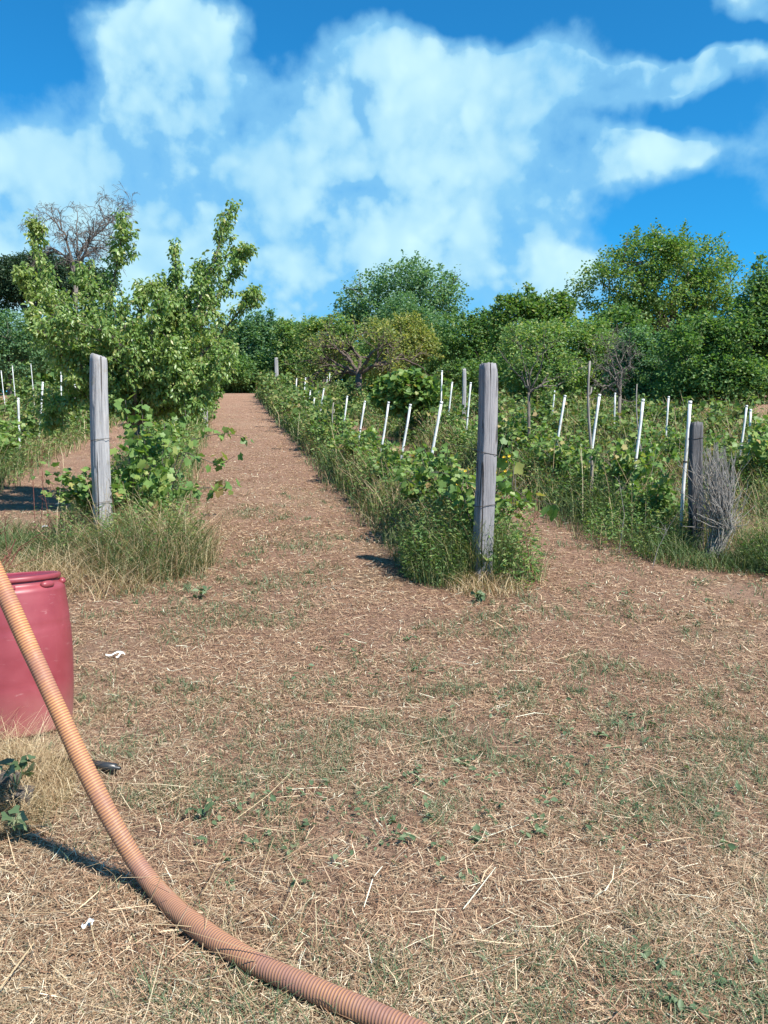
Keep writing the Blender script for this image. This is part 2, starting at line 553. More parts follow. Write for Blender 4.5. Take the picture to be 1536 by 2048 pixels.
# ------------------------------------------------------------------ grass-like stuff
def blades(geo, P, h, w, lean, bend, az=None):
    """curved tapering blades; P (n,3) feet, h, w (n,)"""
    n = len(P)
    a = rng.uniform(0, 2 * np.pi, n) if az is None else az
    L = np.stack([np.cos(a), np.sin(a), np.zeros(n)], 1)
    fa = a + np.pi / 2 + rng.uniform(-.9, .9, n)
    Wd = np.stack([np.cos(fa), np.sin(fa), np.zeros(n)], 1) * (w * .5)[:, None]
    up = np.array([0, 0, 1.0])
    p1 = P + (h * .5)[:, None] * up + (h * lean * .45)[:, None] * L
    p2 = P + (h * (.85 - .12 * bend))[:, None] * up + (h * (lean + .25 * bend))[:, None] * L
    p3 = P + (h * (1 - .38 * bend))[:, None] * up + (h * (lean * 1.2 + .62 * bend))[:, None] * L
    V = np.stack([P - Wd, P + Wd, p1 - Wd * .85, p1 + Wd * .85, p2 - Wd * .55, p2 + Wd * .55, p3], 1)
    off = (np.arange(n) * 7)[:, None]
    geo.add(V.reshape(-1, 3), [off + np.array([0, 1, 3, 2]), off + np.array([2, 3, 5, 4]), off + np.array([4, 5, 6])])


def litter(geo, P, length, w, tilt, curve=.12):
    """lying stalks"""
    n = len(P)
    a = rng.uniform(0, 2 * np.pi, n)
    D = np.stack([np.cos(a) * np.cos(tilt), np.sin(a) * np.cos(tilt), np.sin(tilt)], 1)
    S = np.stack([-np.sin(a), np.cos(a), rng.normal(0, .25, n)], 1)
    Wd = S * (w * .5)[:, None]
    c = P + D * 0
    bendv = S * (length * rng.normal(0, curve, n))[:, None]
    a0 = c - D * (length * .5)[:, None]; a1 = c + bendv; a2 = c + D * (length * .5)[:, None]
    V = np.stack([a0 - Wd, a0 + Wd, a1 - Wd, a1 + Wd, a2 - Wd * .6, a2 + Wd * .6], 1)
    off = (np.arange(n) * 6)[:, None]
    geo.add(V.reshape(-1, 3), [off + np.array([0, 1, 3, 2]), off + np.array([2, 3, 5, 4])])


def wedge(n, y0, y1, power=2.0):
    """random ground points in front of the yard, denser close by"""
    u = rng.uniform(0, 1, n)
    if power == 2.0:
        y = y0 * (y1 / y0) ** u
    else:
        y = (y0 ** (2 - power) + u * (y1 ** (2 - power) - y0 ** (2 - power))) ** (1 / (2 - power))
    x = rng.uniform(-1, 1, n) * (.56 * y + .5)
    return x, y


g = Geo()
x, y = wedge(400000, 1.75, 34)
clump = fbm(x * 2.2, y * 2.2, 5)
keep = rng.uniform(0, 1, len(x)) < np.clip((clump - .2) * 2.2, .12, 1)
x, y = x[keep], y[keep]
n = len(x)
ln = rng.gamma(2.2, .014, n) + .012
ln *= np.clip(y / 5, .85, 1.25)
w = rng.uniform(.001, .0028, n) * np.clip(y / 3.6, .85, 2.6)
z = gzn(x, y) + rng.uniform(0.002, .022, n)
litter(g, np.stack([x, y, z], 1), ln, w, rng.normal(0, .22, n), .09)
# longer pale stalks
x, y = wedge(4600, 1.75, 9)
n = len(x)
litter(g, np.stack([x, y, gzn(x, y) + rng.uniform(.015, .04, n)], 1), rng.gamma(3, .036, n) + .04, rng.uniform(.0014, .0036, n), rng.normal(0, .1, n), .035)
x, y = wedge(230000, 4.5, 40)
keep = np.abs(x - (.45 - SLOPE * y)) < 2.6 + 4 * np.exp(-(y - 4.5) / 2)
x, y = x[keep], y[keep]; n = len(x)
litter(g, np.stack([x, y, gzn(x, y) + rng.uniform(.002, .014, n)], 1), rng.gamma(2.2, .013, n) + .012, rng.uniform(.002, .004, n) * np.clip(y / 7, .7, 2.5), rng.normal(0, .2, n), .06)
tag(g.build('straw_litter', M['straw']), 'dry cut straw strewn over the mown ground', 'straw', kind='stuff')

M['pale_straw'] = leaf_mat('pale_straw', [(0, (.2, .13, .075)), (.4, (.34, .245, .15)), (.8, (.5, .39, .26)), (1, (.74, .64, .47))], .1, .6, .3)
g = Geo()
x, y = wedge(190000, 1.7, 6.5)
keep = rng.uniform(0, 1, len(x)) < np.clip((fbm(x * 1.5, y * 1.5, 8) - .3) * 2.2, .1, 1) * np.clip((5.6 - y + .5 * fbm(x, y, 9) - .35 * x) / 2.2, 0.03, 1)
x, y = x[keep], y[keep]; n = len(x)
litter(g, np.stack([x, y, gzn(x, y) + rng.uniform(.006, .028, n)], 1), rng.gamma(2.2, .016, n) + .012, rng.uniform(.001, .0026, n), rng.normal(0, .24, n), .07)
tag(g.build('pale_straw_litter', M['pale_straw']), 'paler yellow straw matted in the foreground round the hose', 'straw', kind='stuff')

g = Geo()
x, y = wedge(230000, 1.75, 14)
f = fbm(x * 1.1, y * 1.1, 41) * .6 + fbm(x * 4.5, y * 4.5, 43) * .4
side = np.exp(-((y - 4.4) / 2.0) ** 2) * .035
keep = f + rng.normal(0, .06, len(x)) + side - .06 * np.clip(-(x + .45 * y - 1.0), 0, 1) > .64
x, y = x[keep], y[keep]; n = len(x)
blades(g, np.stack([x, y, gzn(x, y)], 1), rng.gamma(4, .0075, n) + .01, rng.uniform(.0018, .0038, n) * np.clip(y / 4, .9, 2), rng.uniform(.1, 1.1, n), rng.uniform(.1, 1, n))
x, y = wedge(3000, 1.8, 13)
f = fbm(x * .9, y * .9, 41) + np.exp(-((y - 4.4) / 2.2) ** 2) * .06
keep = (f + rng.normal(0, .05, len(x)) > .56) & (x > -.42 * y + .2)
cx_, cy_ = x[keep], y[keep]; k = 20
sp_ = np.repeat(rng.uniform(.012, .085, len(cx_)), k)
x = np.repeat(cx_, k) + rng.normal(0, 1, len(cx_) * k) * sp_; y = np.repeat(cy_, k) + rng.normal(0, 1, len(cx_) * k) * sp_; n = len(x)
blades(g, np.stack([x, y, gzn(x, y)], 1), rng.gamma(4, .008, n) + .012, rng.uniform(.0018, .0042, n) * np.clip(y / 4, .9, 2), rng.uniform(.1, 1.2, n), rng.uniform(.1, 1, n))
tag(g.build('short_grass', M['tuft']), 'short green regrowth between the straw', 'grass', kind='stuff')

# small broad-leaved ground weeds
LEAF6 = np.array([[0, 0, 0], [.2, .25, .05], [.27, .55, .06], [0, 1, -.12], [-.27, .55, .06], [-.2, .25, .05]], float)
LEAF6F = [[0, 1, 2, 3], [0, 3, 4, 5]]
LEAF4 = np.array([[0, 0, 0], [.32, .5, .08], [0, 1, -.06], [-.32, .5, .08]], float)
LEAF4F = [[0, 1, 2], [0, 2, 3]]
LEAFN = np.array([[0, 0, 0], [.15, .4, .06], [0, 1, -.1], [-.15, .4, .06]], float)
_half = [(.0, 0), (.2, -.16), (.44, -.06), (.47, .2), (.66, .42), (.46, .56), (.3, .6), (.24, .8), (0, 1.0)]
VINE = np.array([(a, b_, .1 * abs(a) - .1 * b_ * b_) for a, b_ in _half] + [(-a, b_, .1 * abs(a) - .1 * b_ * b_) for a, b_ in _half[1:-1]], float)
VINEF = [list(range(9)), [0] + [8] + [15, 14, 13, 12, 11, 10, 9]]
VINE8 = np.array([[0, 0, 0], [.42, -.05, .05], [.55, .4, .04], [.25, .65, 0], [0, 1, -.1], [-.25, .65, 0], [-.55, .4, .04], [-.42, -.05, .05]], float)
VINE8F = [[0, 1, 2, 3, 4], [0, 4, 5, 6, 7]]


def leaf_axes(A, Nn):
    A = unit(A); X = unit(np.cross(A, Nn)); Z = np.cross(X, A)
    return X, A, Z


def leaves(geo, P, size, tmpl=(LEAF4, LEAF4F), droop=.35, upn=.9, out=None, spread=.8):
    n = len(P)
    a = rng.uniform(0, 2 * np.pi, n)
    D = np.stack([np.cos(a), np.sin(a), np.zeros(n)], 1) * spread
    if out is not None:
        D = D + out
    D[:, 2] += rng.normal(-droop, .35, n)
    Nn = rng.normal(0, .55, (n, 3)); Nn[:, 2] += upn
    X, Y, Z = leaf_axes(D, unit(Nn))
    geo.inst(tmpl[0], tmpl[1], X, Y, Z, P, size)


g = Geo()
x, y = wedge(1500, 1.8, 9)
f = fbm(x * .9, y * .9, 61); keep = (f > .56) & (x > -.55 - .05 * y)
cx_, cy_ = x[keep], y[keep]
k = 5
x = np.repeat(cx_, k) + rng.normal(0, .022, len(cx_) * k); y = np.repeat(cy_, k) + rng.normal(0, .022, len(cx_) * k)
leaves(g, np.stack([x, y, gzn(x, y) + rng.uniform(.008, .04, len(x))], 1), rng.uniform(.015, .045, len(x)), (LEAF6, LEAF6F), 0, 1.6)
tag(g.build('ground_weeds', M['tuft']), 'little broad leaved weeds in the mown ground', 'weeds', kind='stuff')


def strip_grass(k, y0, y1, dens, name, label, hw=.62, hmul=1.0, dry=.32, front=0.0):
    """tall unmown grass and weeds along one vine row: green part and dry part"""
    gg, gd, gl = Geo(), Geo(), Geo()
    L = y1 - y0
    n0 = int(dens * L * hw * 2)
    u = rng.uniform(0, 1, n0)
    y = y0 * (y1 / y0) ** u
    off = rng.normal(0, hw * .52, n0)
    off = np.clip(off, -hw * 1.25, hw * 1.25)
    edge = .75 + .5 * fbm(y * 1.3, off * 0 + k * 9, 17)
    x = row_x(k, y) + off * edge
    z = gzn(x, y)
    hloc = (.12 + .68 * fbm(x * 1.6, y * 1.6, 29 + k)) * (1 - .55 * (np.abs(off) / hw / 1.25) ** 2) * hmul
    far = np.clip(y / 9, .9, 4.5)
    isdry = rng.uniform(0, 1, n0) < np.clip(dry + 1.6 * (fbm(x * .8, y * .8, 77 + k) - .5), .06, .8)
    h = hloc * rng.uniform(.45, 1.25, n0)
    P = np.stack([x, y, z], 1)
    m1 = ~isdry
    w = rng.uniform(.004, .009, n0) * far
    blades(gg, P[m1], h[m1], w[m1], rng.uniform(.05, .55, m1.sum()), rng.uniform(0, .9, m1.sum()))
    blades(gd, P[isdry], h[isdry] * 1.12, w[isdry] * .7, rng.uniform(.05, .6, isdry.sum()), rng.uniform(0, .7, isdry.sum()))
    # leafy weeds among the blades
    nl = int(n0 * 1.5)
    u = rng.uniform(0, 1, nl); y = y0 * (y1 / y0) ** u
    x = row_x(k, y) + np.clip(rng.normal(0, hw * .5, nl), -hw, hw)
    z = gzn(x, y) + rng.beta(1.2, 1.5, nl) * (.22 + .68 * fbm(x * 1.6, y * 1.6, 29 + k)) * hmul
    leaves(gl, np.stack([x, y, z], 1), rng.uniform(.018, .05, nl) * 1.25 * np.clip(y / 10, .9, 3), (LEAFN, LEAF4F), .05, .5)
    ns = int(n0 * .022)
    y = y0 * (y1 / y0) ** rng.uniform(0, 1, ns); x = row_x(k, y) + rng.normal(0, hw * .5, ns)
    blades(gd, np.stack([x, y, gzn(x, y)], 1), rng.uniform(.5, 1.05, ns) * hmul ** .5, rng.uniform(.0035, .006, ns) * np.clip(y / 9, .9, 3), rng.uniform(.02, .35, ns), rng.uniform(0, .5, ns))
    a = tag(gg.build(name, M['grass']), 'green tall grass ' + label, 'grass', kind='stuff')
    tag(gd.build('dry_' + name, M['dry']), 'dry straw coloured grass ' + label, 'grass', kind='stuff')
    tag(gl.build('leafy_weeds', M['mid']), 'leafy green weeds ' + label, 'weeds', kind='stuff')


strip_grass(1, 8.0, 50, 520, 'tall_grass', 'along the vine row left of the mown path', .62, 1.0, .25)
strip_grass(2, 7.35, 50, 620, 'tall_grass', 'along the vine row right of the mown path', .55, 1.05, .2)
strip_grass(3, 8.75, 40, 520, 'tall_grass', 'along the vine row with the dark post', .72, 1.1, .22)
strip_grass(4, 9.0, 34, 330, 'tall_grass', 'along the vine row behind the dark post', 1.05, 1.35, .42)
strip_grass(0, 11, 45, 260, 'tall_grass', 'along the vine row at the far left', .7, 1.0, .35)
strip_grass(5, 12, 32, 260, 'tall_grass', 'along the vine row under the dark trees', 1.25, 1.5, .45)
strip_grass(6, 13, 30, 220, 'tall_grass', 'beyond the last vine row on the right', 1.4, 1.6, .45)
strip_grass(-1, 16, 45, 130, 'tall_grass', 'along the outermost vine row on the left', .7, 1.0, .35)


def grass_patch(name, label, cx, cy, rx, ry, n, h0, h1, mat, lean=(.1, .8), wmul=1, az=None, azs=.6):
    gg = Geo()
    r = np.sqrt(rng.uniform(0, 1, n)); a = rng.uniform(0, 2 * np.pi, n)
    x = cx + rx * r * np.cos(a); y = cy + ry * r * np.sin(a)
    h = rng.uniform(h0, h1, n) * (1 - .55 * r ** 2)
    aa = None if az is None else az + rng.normal(0, azs, n)
    blades(gg, np.stack([x, y, gzn(x, y)], 1), h, rng.uniform(.003, .008, n) * wmul, rng.uniform(lean[0], lean[1], n), rng.uniform(0, 1, n), aa)
    return tag(gg.build(name, mat), label, 'grass', kind='stuff')


grass_patch('tall_grass', 'green grass round the foot of the left post', -2.3, 8.1, .6, .75, 2300, .2, .75, M['grass'])
grass_patch('tall_grass', 'low green grass left of the left post foot', -3.55, 8.2, .6, .6, 1800, .1, .42, M['grass'])
grass_patch('dry_tall_grass', 'tall dry stalks between the left post and the path', -2.25, 8.15, .6, .75, 1500, .3, .95, M['dry'], (.1, .8), .7)
grass_patch('dry_tall_grass', 'dry bent grass round the foot of the left post', -2.75, 7.8, 1.1, .55, 1100, .12, .45, M['dry'], (.3, 1.6), .6)
grass_patch('tall_grass', 'green grass left of the left post', -4.2, 8.6, 1.2, .8, 2200, .15, .5, M['grass'])
grass_patch('dry_tall_grass', 'dry flattened grass behind the barrel', -3.3, 7.2, 1.3, .45, 1300, .2, .5, M['dry'], (.8, 1.8), .7)
grass_patch('tall_grass', 'dark green grass at the foot of the cracked post', .55, 7.7, .36, .5, 1800, .15, .6, M['grass'], (.05, .6))
grass_patch('dry_tall_grass', 'brown grass at the foot of the cracked post', .9, 7.2, .35, .3, 700, .08, .25, M['dry'], (.2, 1.0), .8)
grass_patch('dry_tall_grass', 'tall dry stalks behind the cracked post', .75, 8.1, .5, .6, 500, .5, 1.0, M['dry'], (.05, .5), .7)
grass_patch('tall_grass', 'long green grass in front of the dark post', 4.35, 8.0, .8, .75, 3400, .25, .8, M['grass'], (.1, .9))
grass_patch('dry_tall_grass', 'dry grass stalks beside the dark post', 4.3, 8.2, .7, .6, 500, .4, 1.0, M['dry'], (.1, .6), .6)

def weed_patch(label, cx, cy, rx, ry, n, h, size, mat='mid'):
    gg = Geo()
    r = np.sqrt(rng.uniform(0, 1, n)); a = rng.uniform(0, 2 * np.pi, n)
    x = cx + rx * r * np.cos(a); y = cy + ry * r * np.sin(a)
    top = h * (1 - .5 * r ** 2) * (.35 + 1.1 * fbm(x * 3, y * 3, 15))
    leaves(gg, np.stack([x, y, gzn(x, y) + rng.beta(1.2, 1.3, n) * top], 1), rng.uniform(.6, 1.4, n) * size * 1.3, (LEAFN, LEAF4F), 0, .4)
    tag(gg.build('leafy_weeds', M[mat]), label, 'weeds', kind='stuff')


weed_patch('green leafy weeds right of the foot of the left post', -2.35, 8.4, .5, .8, 3000, .9, .036)
weed_patch('dark leafy weeds at the foot of the cracked post', .5, 7.75, .36, .5, 2600, .7, .034)
weed_patch('tall narrow leaved weeds right of the cracked post', 1.2, 7.5, .24, .35, 1100, .9, .036)
weed_patch('tall narrow leaved weeds left of the cracked post', .45, 7.9, .3, .4, 1500, 1.0, .038, 'grass')
weed_patch('green leafy weeds in front of the dark post', 4.35, 8.0, .85, .8, 3800, .6, .032)
weed_patch('fine leafy weeds left of the dark post', 2.75, 9.2, .5, .9, 2600, .6, .032)
grass_patch('tall_grass', 'short grass left of the twig bundle', 2.95, 8.5, .35, .6, 900, .15, .45, M['grass'])
grass_patch('tall_grass', 'low grass under the twig bundle', 3.45, 8.0, .45, .3, 800, .1, .28, M['grass'])
# dry grass heap beside the hose, lower left
g = Geo()
n = 9000
a = rng.uniform(0, 2 * np.pi, n); r = np.sqrt(rng.uniform(0, 1, n))
x = -1.95 + .55 * r * np.cos(a); y = 3.55 + .55 * r * np.sin(a)
hz = .2 * np.clip(1 - r ** 2, 0, 1)
litter(g, np.stack([x, y, gzn(x, y) + hz * rng.uniform(.2, 1.05, n)], 1), rng.gamma(3, .035, n) + .04, rng.uniform(.0014, .003, n), rng.normal(0, .5, n), .2)
blades(g, np.stack([x, y, gzn(x, y) + hz * .6], 1)[:2600], rng.uniform(.06, .22, 2600), rng.uniform(.0012, .0026, 2600), rng.uniform(.3, 1.6, 2600), rng.uniform(.2, 1, 2600))
n = 60
hx = rng.uniform(-.75, .5, n); hy = 2.75 - .42 * (hx + .75) + rng.normal(0, .12, n)
blades(g, np.stack([hx, hy, gzn(hx, hy)], 1), rng.uniform(.06, .2, n), rng.uniform(.002, .004, n), rng.uniform(.05, .8, n), rng.uniform(0, .6, n))
n = 150
x = rng.uniform(-1.9, -.3, n); y = rng.uniform(2.1, 3.6, n)
litter(g, np.stack([x, y, gzn(x, y) + rng.uniform(.03, .09, n)], 1), rng.uniform(.15, .5, n), rng.uniform(.0018, .0034, n), rng.normal(.05, .16, n), .04)
tag(g.build('dry_grass_heap', M['dry']), 'matted heap of dry grass in front of the red barrel', 'dry grass', kind='stuff')

# ------------------------------------------------------------------ grapevines
def vine_proto(seed, tall=1.15, n_canes=7, lpc=34, leaf=.085, tm=(VINE, VINEF), mat='vine', spread=.55):
    rs = np.random.default_rng(seed)
    root = thing('grapevine', 'x', 'grapevine')
    gt, gl = Geo(), Geo()
    pts = [np.array([0, 0, -.03])]
    for i in range(5):
        pts.append(pts[-1] + np.array([rs.normal(0, .025), rs.normal(0, .025), .075]))
    gt.tube(pts, np.linspace(.032, .022, 6), 7)
    top = pts[-1]
    LP, LO = [], []
    for c in range(n_canes):
        a = rs.uniform(0, 2 * np.pi)
        d = unit(np.array([np.cos(a) * .55, np.sin(a) * .8, rs.uniform(.25, 1.7)]))
        p = top + rs.normal(0, .03, 3); L = rs.uniform(.5, 1.0) * tall / 1.15
        cp = [p]
        steps = 9
        for s in range(steps):
            d = unit(d + np.array([rs.normal(0, .16), rs.normal(0, .16), -.15 * (s > 4) + rs.normal(0, .1)]))
            p = p + d * L / steps * np.array([spread * 1.7, 1.0, 1.0])
            if p[2] < .2: p[2] = .2
            cp.append(p)
        gt.tube(cp, np.linspace(.008, .003, len(cp)), 4, cap=False)
        cp = np.array(cp)
        t = rs.uniform(0.05, 1, lpc) * (len(cp) - 1)
        i0 = np.minimum(t.astype(int), len(cp) - 2); f = (t - i0)[:, None]
        q = cp[i0] * (1 - f) + cp[i0 + 1] * f
        o_ = rs.normal(0, 1, (lpc, 3)); o_[:, 2] *= .6
        o_ = unit(o_)
        LP.append(q + o_ * rs.uniform(.02, .12, (lpc, 1))); LO.append(o_)
    LP = np.concatenate(LP); LO = np.concatenate(LO)
    LP[:, 2] = np.maximum(LP[:, 2], .12)
    leaves(gl, LP, rng.uniform(.6, 1.25, len(LP)) * leaf, tm, .45, .8, LO * 1.0, .5)
    gt.build('stem', M['bark'], root, True)
    gl.build('foliage', M[mat], root)
    return root


near_protos = [vine_proto(100 + i, 1.05, 13, 54, .066) for i in range(4)]
far_protos = [vine_proto(200 + i, 1.05, 12, 42, .09, (VINE8, VINE8F), 'vine_far') for i in range(4)]
used = set()


def place_vine(k, y, label, group, near, sc=None, jx=.0):
    pool = near_protos if near else far_protos
    p = pool[random.randrange(len(pool))]
    s = sc or random.uniform(.68, 1.12) * min(1.5, .92 + .013 * (y - 8))
    x = row_x(k, y) + random.gauss(0, .06) + jx
    loc = (x, y, gz(x, y)); rz = math.atan(SLOPE) + (math.pi if random.random() < .5 else 0) + random.uniform(-.3, .3)
    s3 = (s * random.uniform(.9, 1.15), s * random.uniform(.95, 1.2), s * random.uniform(.9, 1.1))
    if p.name not in used:
        used.add(p.name)
        p.location = loc; p.rotation_euler = (0, 0, rz); p.scale = s3
        p['label'] = label; p['group'] = group
        return p
    return dup(p, loc, rz, s3, label, group)


VR = [
    (1, 8.9, 48, .95, 20, 'leafy grapevine in the row left of the mown path', 'grapevines in the row left of the path'),
    (2, 8.0, 48, .82, 18, 'leafy grapevine in the row right of the mown path', 'grapevines in the row right of the path'),
    (3, 9.3, 40, .85, 18, 'leafy grapevine in the row behind the dark post', 'grapevines in the row with the dark post'),
    (4, 9.8, 32, 1.0, 16, 'leafy grapevine in the second row beyond the cracked post', 'grapevines in the right hand outer row'),
    (0, 12.0, 44, 1.15, 16, 'leafy grapevine in the row beyond the pear tree', 'grapevines beyond the pear tree'),
    (5, 12.5, 30, .95, 0, 'dull green grapevine right under the dark trees', 'grapevines under the dark trees'),
    (-1, 18.0, 42, 1.6, 0, 'dull green grapevine in the outermost left row', 'grapevines in the outermost left row'),
]
for (k, y0, y1, dy, ynear, lab, grp) in VR:
    y = y0
    while y < y1:
        skip = (k == 1 and 10.3 < y < 12.2 and random.random() < .5)
        if not skip:
            place_vine(k, y, lab, grp, y < ynear)
        y += dy * random.uniform(.8, 1.2) * (1 + .012 * (y - y0))


def custom_vine(base, shoots, label, leaf=.1, dens=30, name='grapevine', mat='vine'):
    """a vine with its own shoots, each a polyline of points"""
    base = np.asarray(base, float)
    root = thing(name, label, 'grapevine', base)
    gt, gl = Geo(), Geo()
    for s in shoots:
        s = np.asarray(s, float) - base
        # smooth
        t = np.linspace(0, len(s) - 1, 5 * len(s))
        i0 = np.minimum(t.astype(int), len(s) - 2); f = (t - i0)[:, None]
        c = s[i0] * (1 - f) + s[i0 + 1] * f + rng.normal(0, .008, (len(t), 3))
        gt.tube(c, np.linspace(.007, .0025, len(c)), 5, cap=False)
        n = dens
        t = rng.uniform(.08, 1, n) * (len(c) - 1)
        i0 = np.minimum(t.astype(int), len(c) - 2); f = (t - i0)[:, None]
        p = c[i0] * (1 - f) + c[i0 + 1] * f
        o_ = unit(rng.normal(0, 1, (n, 3)))
        p = p + o_ * rng.uniform(.02, .1, (n, 1))
        leaves(gl, p, rng.uniform(.55, 1.2, n) * leaf, (VINE, VINEF), .5, .5, o_ + np.array([0, -.3, 0]), .5)
    gt.build('stem', M['bark'], root, True)
    gl.build('foliage', M[mat], root)
    return root


bx, by = -2.62, 9.0
b0 = (bx, by, gz(bx, by))
sh = []
for (px, py, Y) in [(250, 800, 9.0), (275, 860, 8.9), (300, 930, 8.7), (240, 900, 8.8), (330, 940, 8.9), (285, 800, 9.2), (225, 960, 8.8), (345, 880, 9.3), (310, 1000, 8.6)]:
    tip = at(px, py, Y)
    mid = (np.array(b0) + tip) / 2 + np.array([0, 0, .12])
    sh.append([b0, mid, tip])
sh.append([b0, at(330, 980, 8.8), at(400, 975, 8.6), at(480, 975, 8.5)])
custom_vine(b0, sh, 'bright green grapevine climbing beside the left grey post with a shoot over the path', .088, 60)
bx, by = -2.75, 9.9
b0 = (bx, by, gz(bx, by))
custom_vine(b0, [[b0, at(360, 900, 9.8), at(430, 930, 9.5), at(470, 915, 9.4)], [b0, at(330, 850, 10), at(380, 830, 10)],
                 [b0, at(380, 880, 10), at(440, 865, 10.2), at(500, 875, 10.4)]],
            'low grapevine trailing shoots onto the mown path', .09, 26)
bx, by = 1.15, 8.0
b0 = (bx, by, gz(bx, by))
custom_vine(b0, [[b0, at(1030, 980, 7.9), at(1060, 1000, 7.8), at(1110, 1010, 7.6)], [b0, at(1030, 930, 8.0), at(1015, 890, 8.0)]],
            'grapevine with big leaves hanging right of the cracked post', .1, 16)

# ------------------------------------------------------------------ wooden posts
def make_post(name, label, base, top, half, mat, seed, lean_cut=.03, square=.6, wires=(), rot=0.0):
    base = np.asarray(base, float); top = np.asarray(top, float)
    root = thing(name, label, 'wooden post', base)
    rs = np.random.default_rng(seed)
    v = top - base; h = np.linalg.norm(v)
    seg, rings = 40, 46
    ang = np.arange(seg) / seg * 2 * np.pi + .3
    an2 = ang - rot
    prof = 1 / (np.abs(np.cos(an2)) ** (2 + 6 * square) + np.abs(np.sin(an2)) ** (2 + 6 * square)) ** (1 / (2 + 6 * square))
    prof = prof * (1 + rs.normal(0, .006, seg) + .05 * np.sin(ang * 2 + seed) + .03 * np.sin(ang * 3 + seed * 2))
    crk = [(rs.integers(0, seg), rs.uniform(0, .6), rs.uniform(.3, .9)) for c in range(7)]   # drying cracks: where, from, length
    P = []
    for r in range(rings):
        t = -.06 + 1.06 * r / (rings - 1)
        taper = 1.06 - .14 * t
        wob = 1 + .05 * (fbm(ang * 1.4 + 3, ang * 0 + t * 5, seed) - .5) + .02 * rs.normal(0, 1, seg) * .5
        rad = half * prof * taper * wob
        for (cj, c0, cl) in crk:
            jj_ = int(cj + 2 * fbm(t * 3, cj, 7)) % seg
            rad[jj_] *= 1 - .3 * float(np.clip(1 - abs((t - c0 - cl / 2) / (cl / 2)), 0, .5))
        if t > .96: rad = rad * (1 - (t - .96) * 2.2)
        c = base + v * t + np.array([.012 * math.sin(t * 4 + seed), .01 * math.cos(t * 3), 0])
        row = np.stack([c[0] + rad * np.cos(ang) * 1.0, c[1] + rad * np.sin(ang), np.full(seg, c[2])], 1)
        if r == rings - 1:
            row[:, 2] += lean_cut * np.cos(ang + seed) + rs.normal(0, .006, seg)
        P.append(row)
    cap = P[-1].mean(0) + np.array([0, 0, .012])
    V = np.concatenate(P + [cap[None]]) - base
    i, j = np.meshgrid(np.arange(rings - 1), np.arange(seg), indexing='ij'); j2 = (j + 1) % seg
    q = np.stack([i * seg + j, i * seg + j2, (i + 1) * seg + j2, (i + 1) * seg + j], -1).reshape(-1, 4)
    jj = np.arange(seg)
    tri = np.stack([(rings - 1) * seg + jj, (rings - 1) * seg + (jj + 1) % seg, np.full(seg, rings * seg)], 1)
    gg = Geo(); gg.add(V, [q, tri])
    gg.build('post_wood', mat, root, False)
    for (t, tilt) in wires:                                       # wire wound round the post
        gw = Geo()
        a2 = np.linspace(0, 2 * np.pi * 1.5, 50)
        rr = half * 1.1 * (1 / (np.abs(np.cos(a2 - rot)) ** (2 + 6 * square) + np.abs(np.sin(a2 - rot)) ** (2 + 6 * square)) ** (1 / (2 + 6 * square)))
        c = v * t
        gw.tube(np.stack([c[0] + rr * np.cos(a2), c[1] + rr * np.sin(a2), c[2] + tilt * np.cos(a2) + np.linspace(-.008, .008, 50)], 1), .0028, 5)
        gw.build('wire_loop', M['wire'], root)
    return root


pl = np.array([-2.92, 8.57]); pr = np.array([.90, 7.45]); pd = np.array([3.36, 8.85])
make_post('vineyard_post', 'tall rounded grey wooden post in front of the pear tree', (pl[0], pl[1], gz(*pl)), at(196, 712, 8.57), .088, M['post_l'], 3, .022, .3, ((.585, .012), (.27, .012)), .55)
make_post('vineyard_post', 'tall square cracked grey wooden post right of the path', (pr[0], pr[1], gz(*pr)), at(975, 730, 7.45), .078, M['post_r'], 5, -.012, .8, ((.6, -.02), (.36, .01)), .4)
make_post('vineyard_post', 'short dark wooden post with a bundle of twigs', (pd[0], pd[1], gz(*pd)), at(1393, 846, 8.85), .066, M['post_d'], 8, .012, .3, ((.88, .015),))

# ------------------------------------------------------------------ white stakes
ORD = ['first', 'second', 'third', 'fourth', 'fifth', 'sixth', 'seventh', 'eighth', 'ninth', 'tenth', 'eleventh', 'twelfth']


def stake(k, tx, ty, lean, label, group, r=.0155):
    lean *= 1.35; r *= 1.12
    """white stake of row k whose top shows at (tx, ty); lean = metres the top leans along x"""
    y = 10.0
    for _ in range(30):
        top = at(tx, ty, y); y = (ROWC[k] - (top[0] - lean)) / SLOPE if False else y + .5 * ((ROWC[k] + lean) / ((top[0] / y) + SLOPE) - y)
    top = at(tx, ty, y); base = np.array([top[0] - lean, y - lean * .25, 0]); base[2] = gz(base[0], base[1]) - .1
    root = thing('white_stake', label, 'stake', (base[0], base[1], base[2] + .1), group)
    o = np.array(root.location)
    p = [base - o + (top - base) * t + np.array([.006 * math.sin(t * 5 + tx), 0, 0]) for t in np.linspace(0, 1, 7)]
    gg = Geo(); gg.tube(p, r, 10); gg.build('pole', M['stake'], root, True)
    cap = Geo(); d = unit(top - base)
    cap.tube([p[-1] - d * .02, p[-1] + d * .012], r * 1.12, 10); cap.build('cap', M['stake'], root, False)
    ti = Geo(); c = p[3] + (p[4] - p[3]) * random.uniform(-.5, .8)
    ti.tube([c - d * .008, c + d * .008], r * 1.3, 8); ti.build('wire_tie', M['wire'], root)
    return y


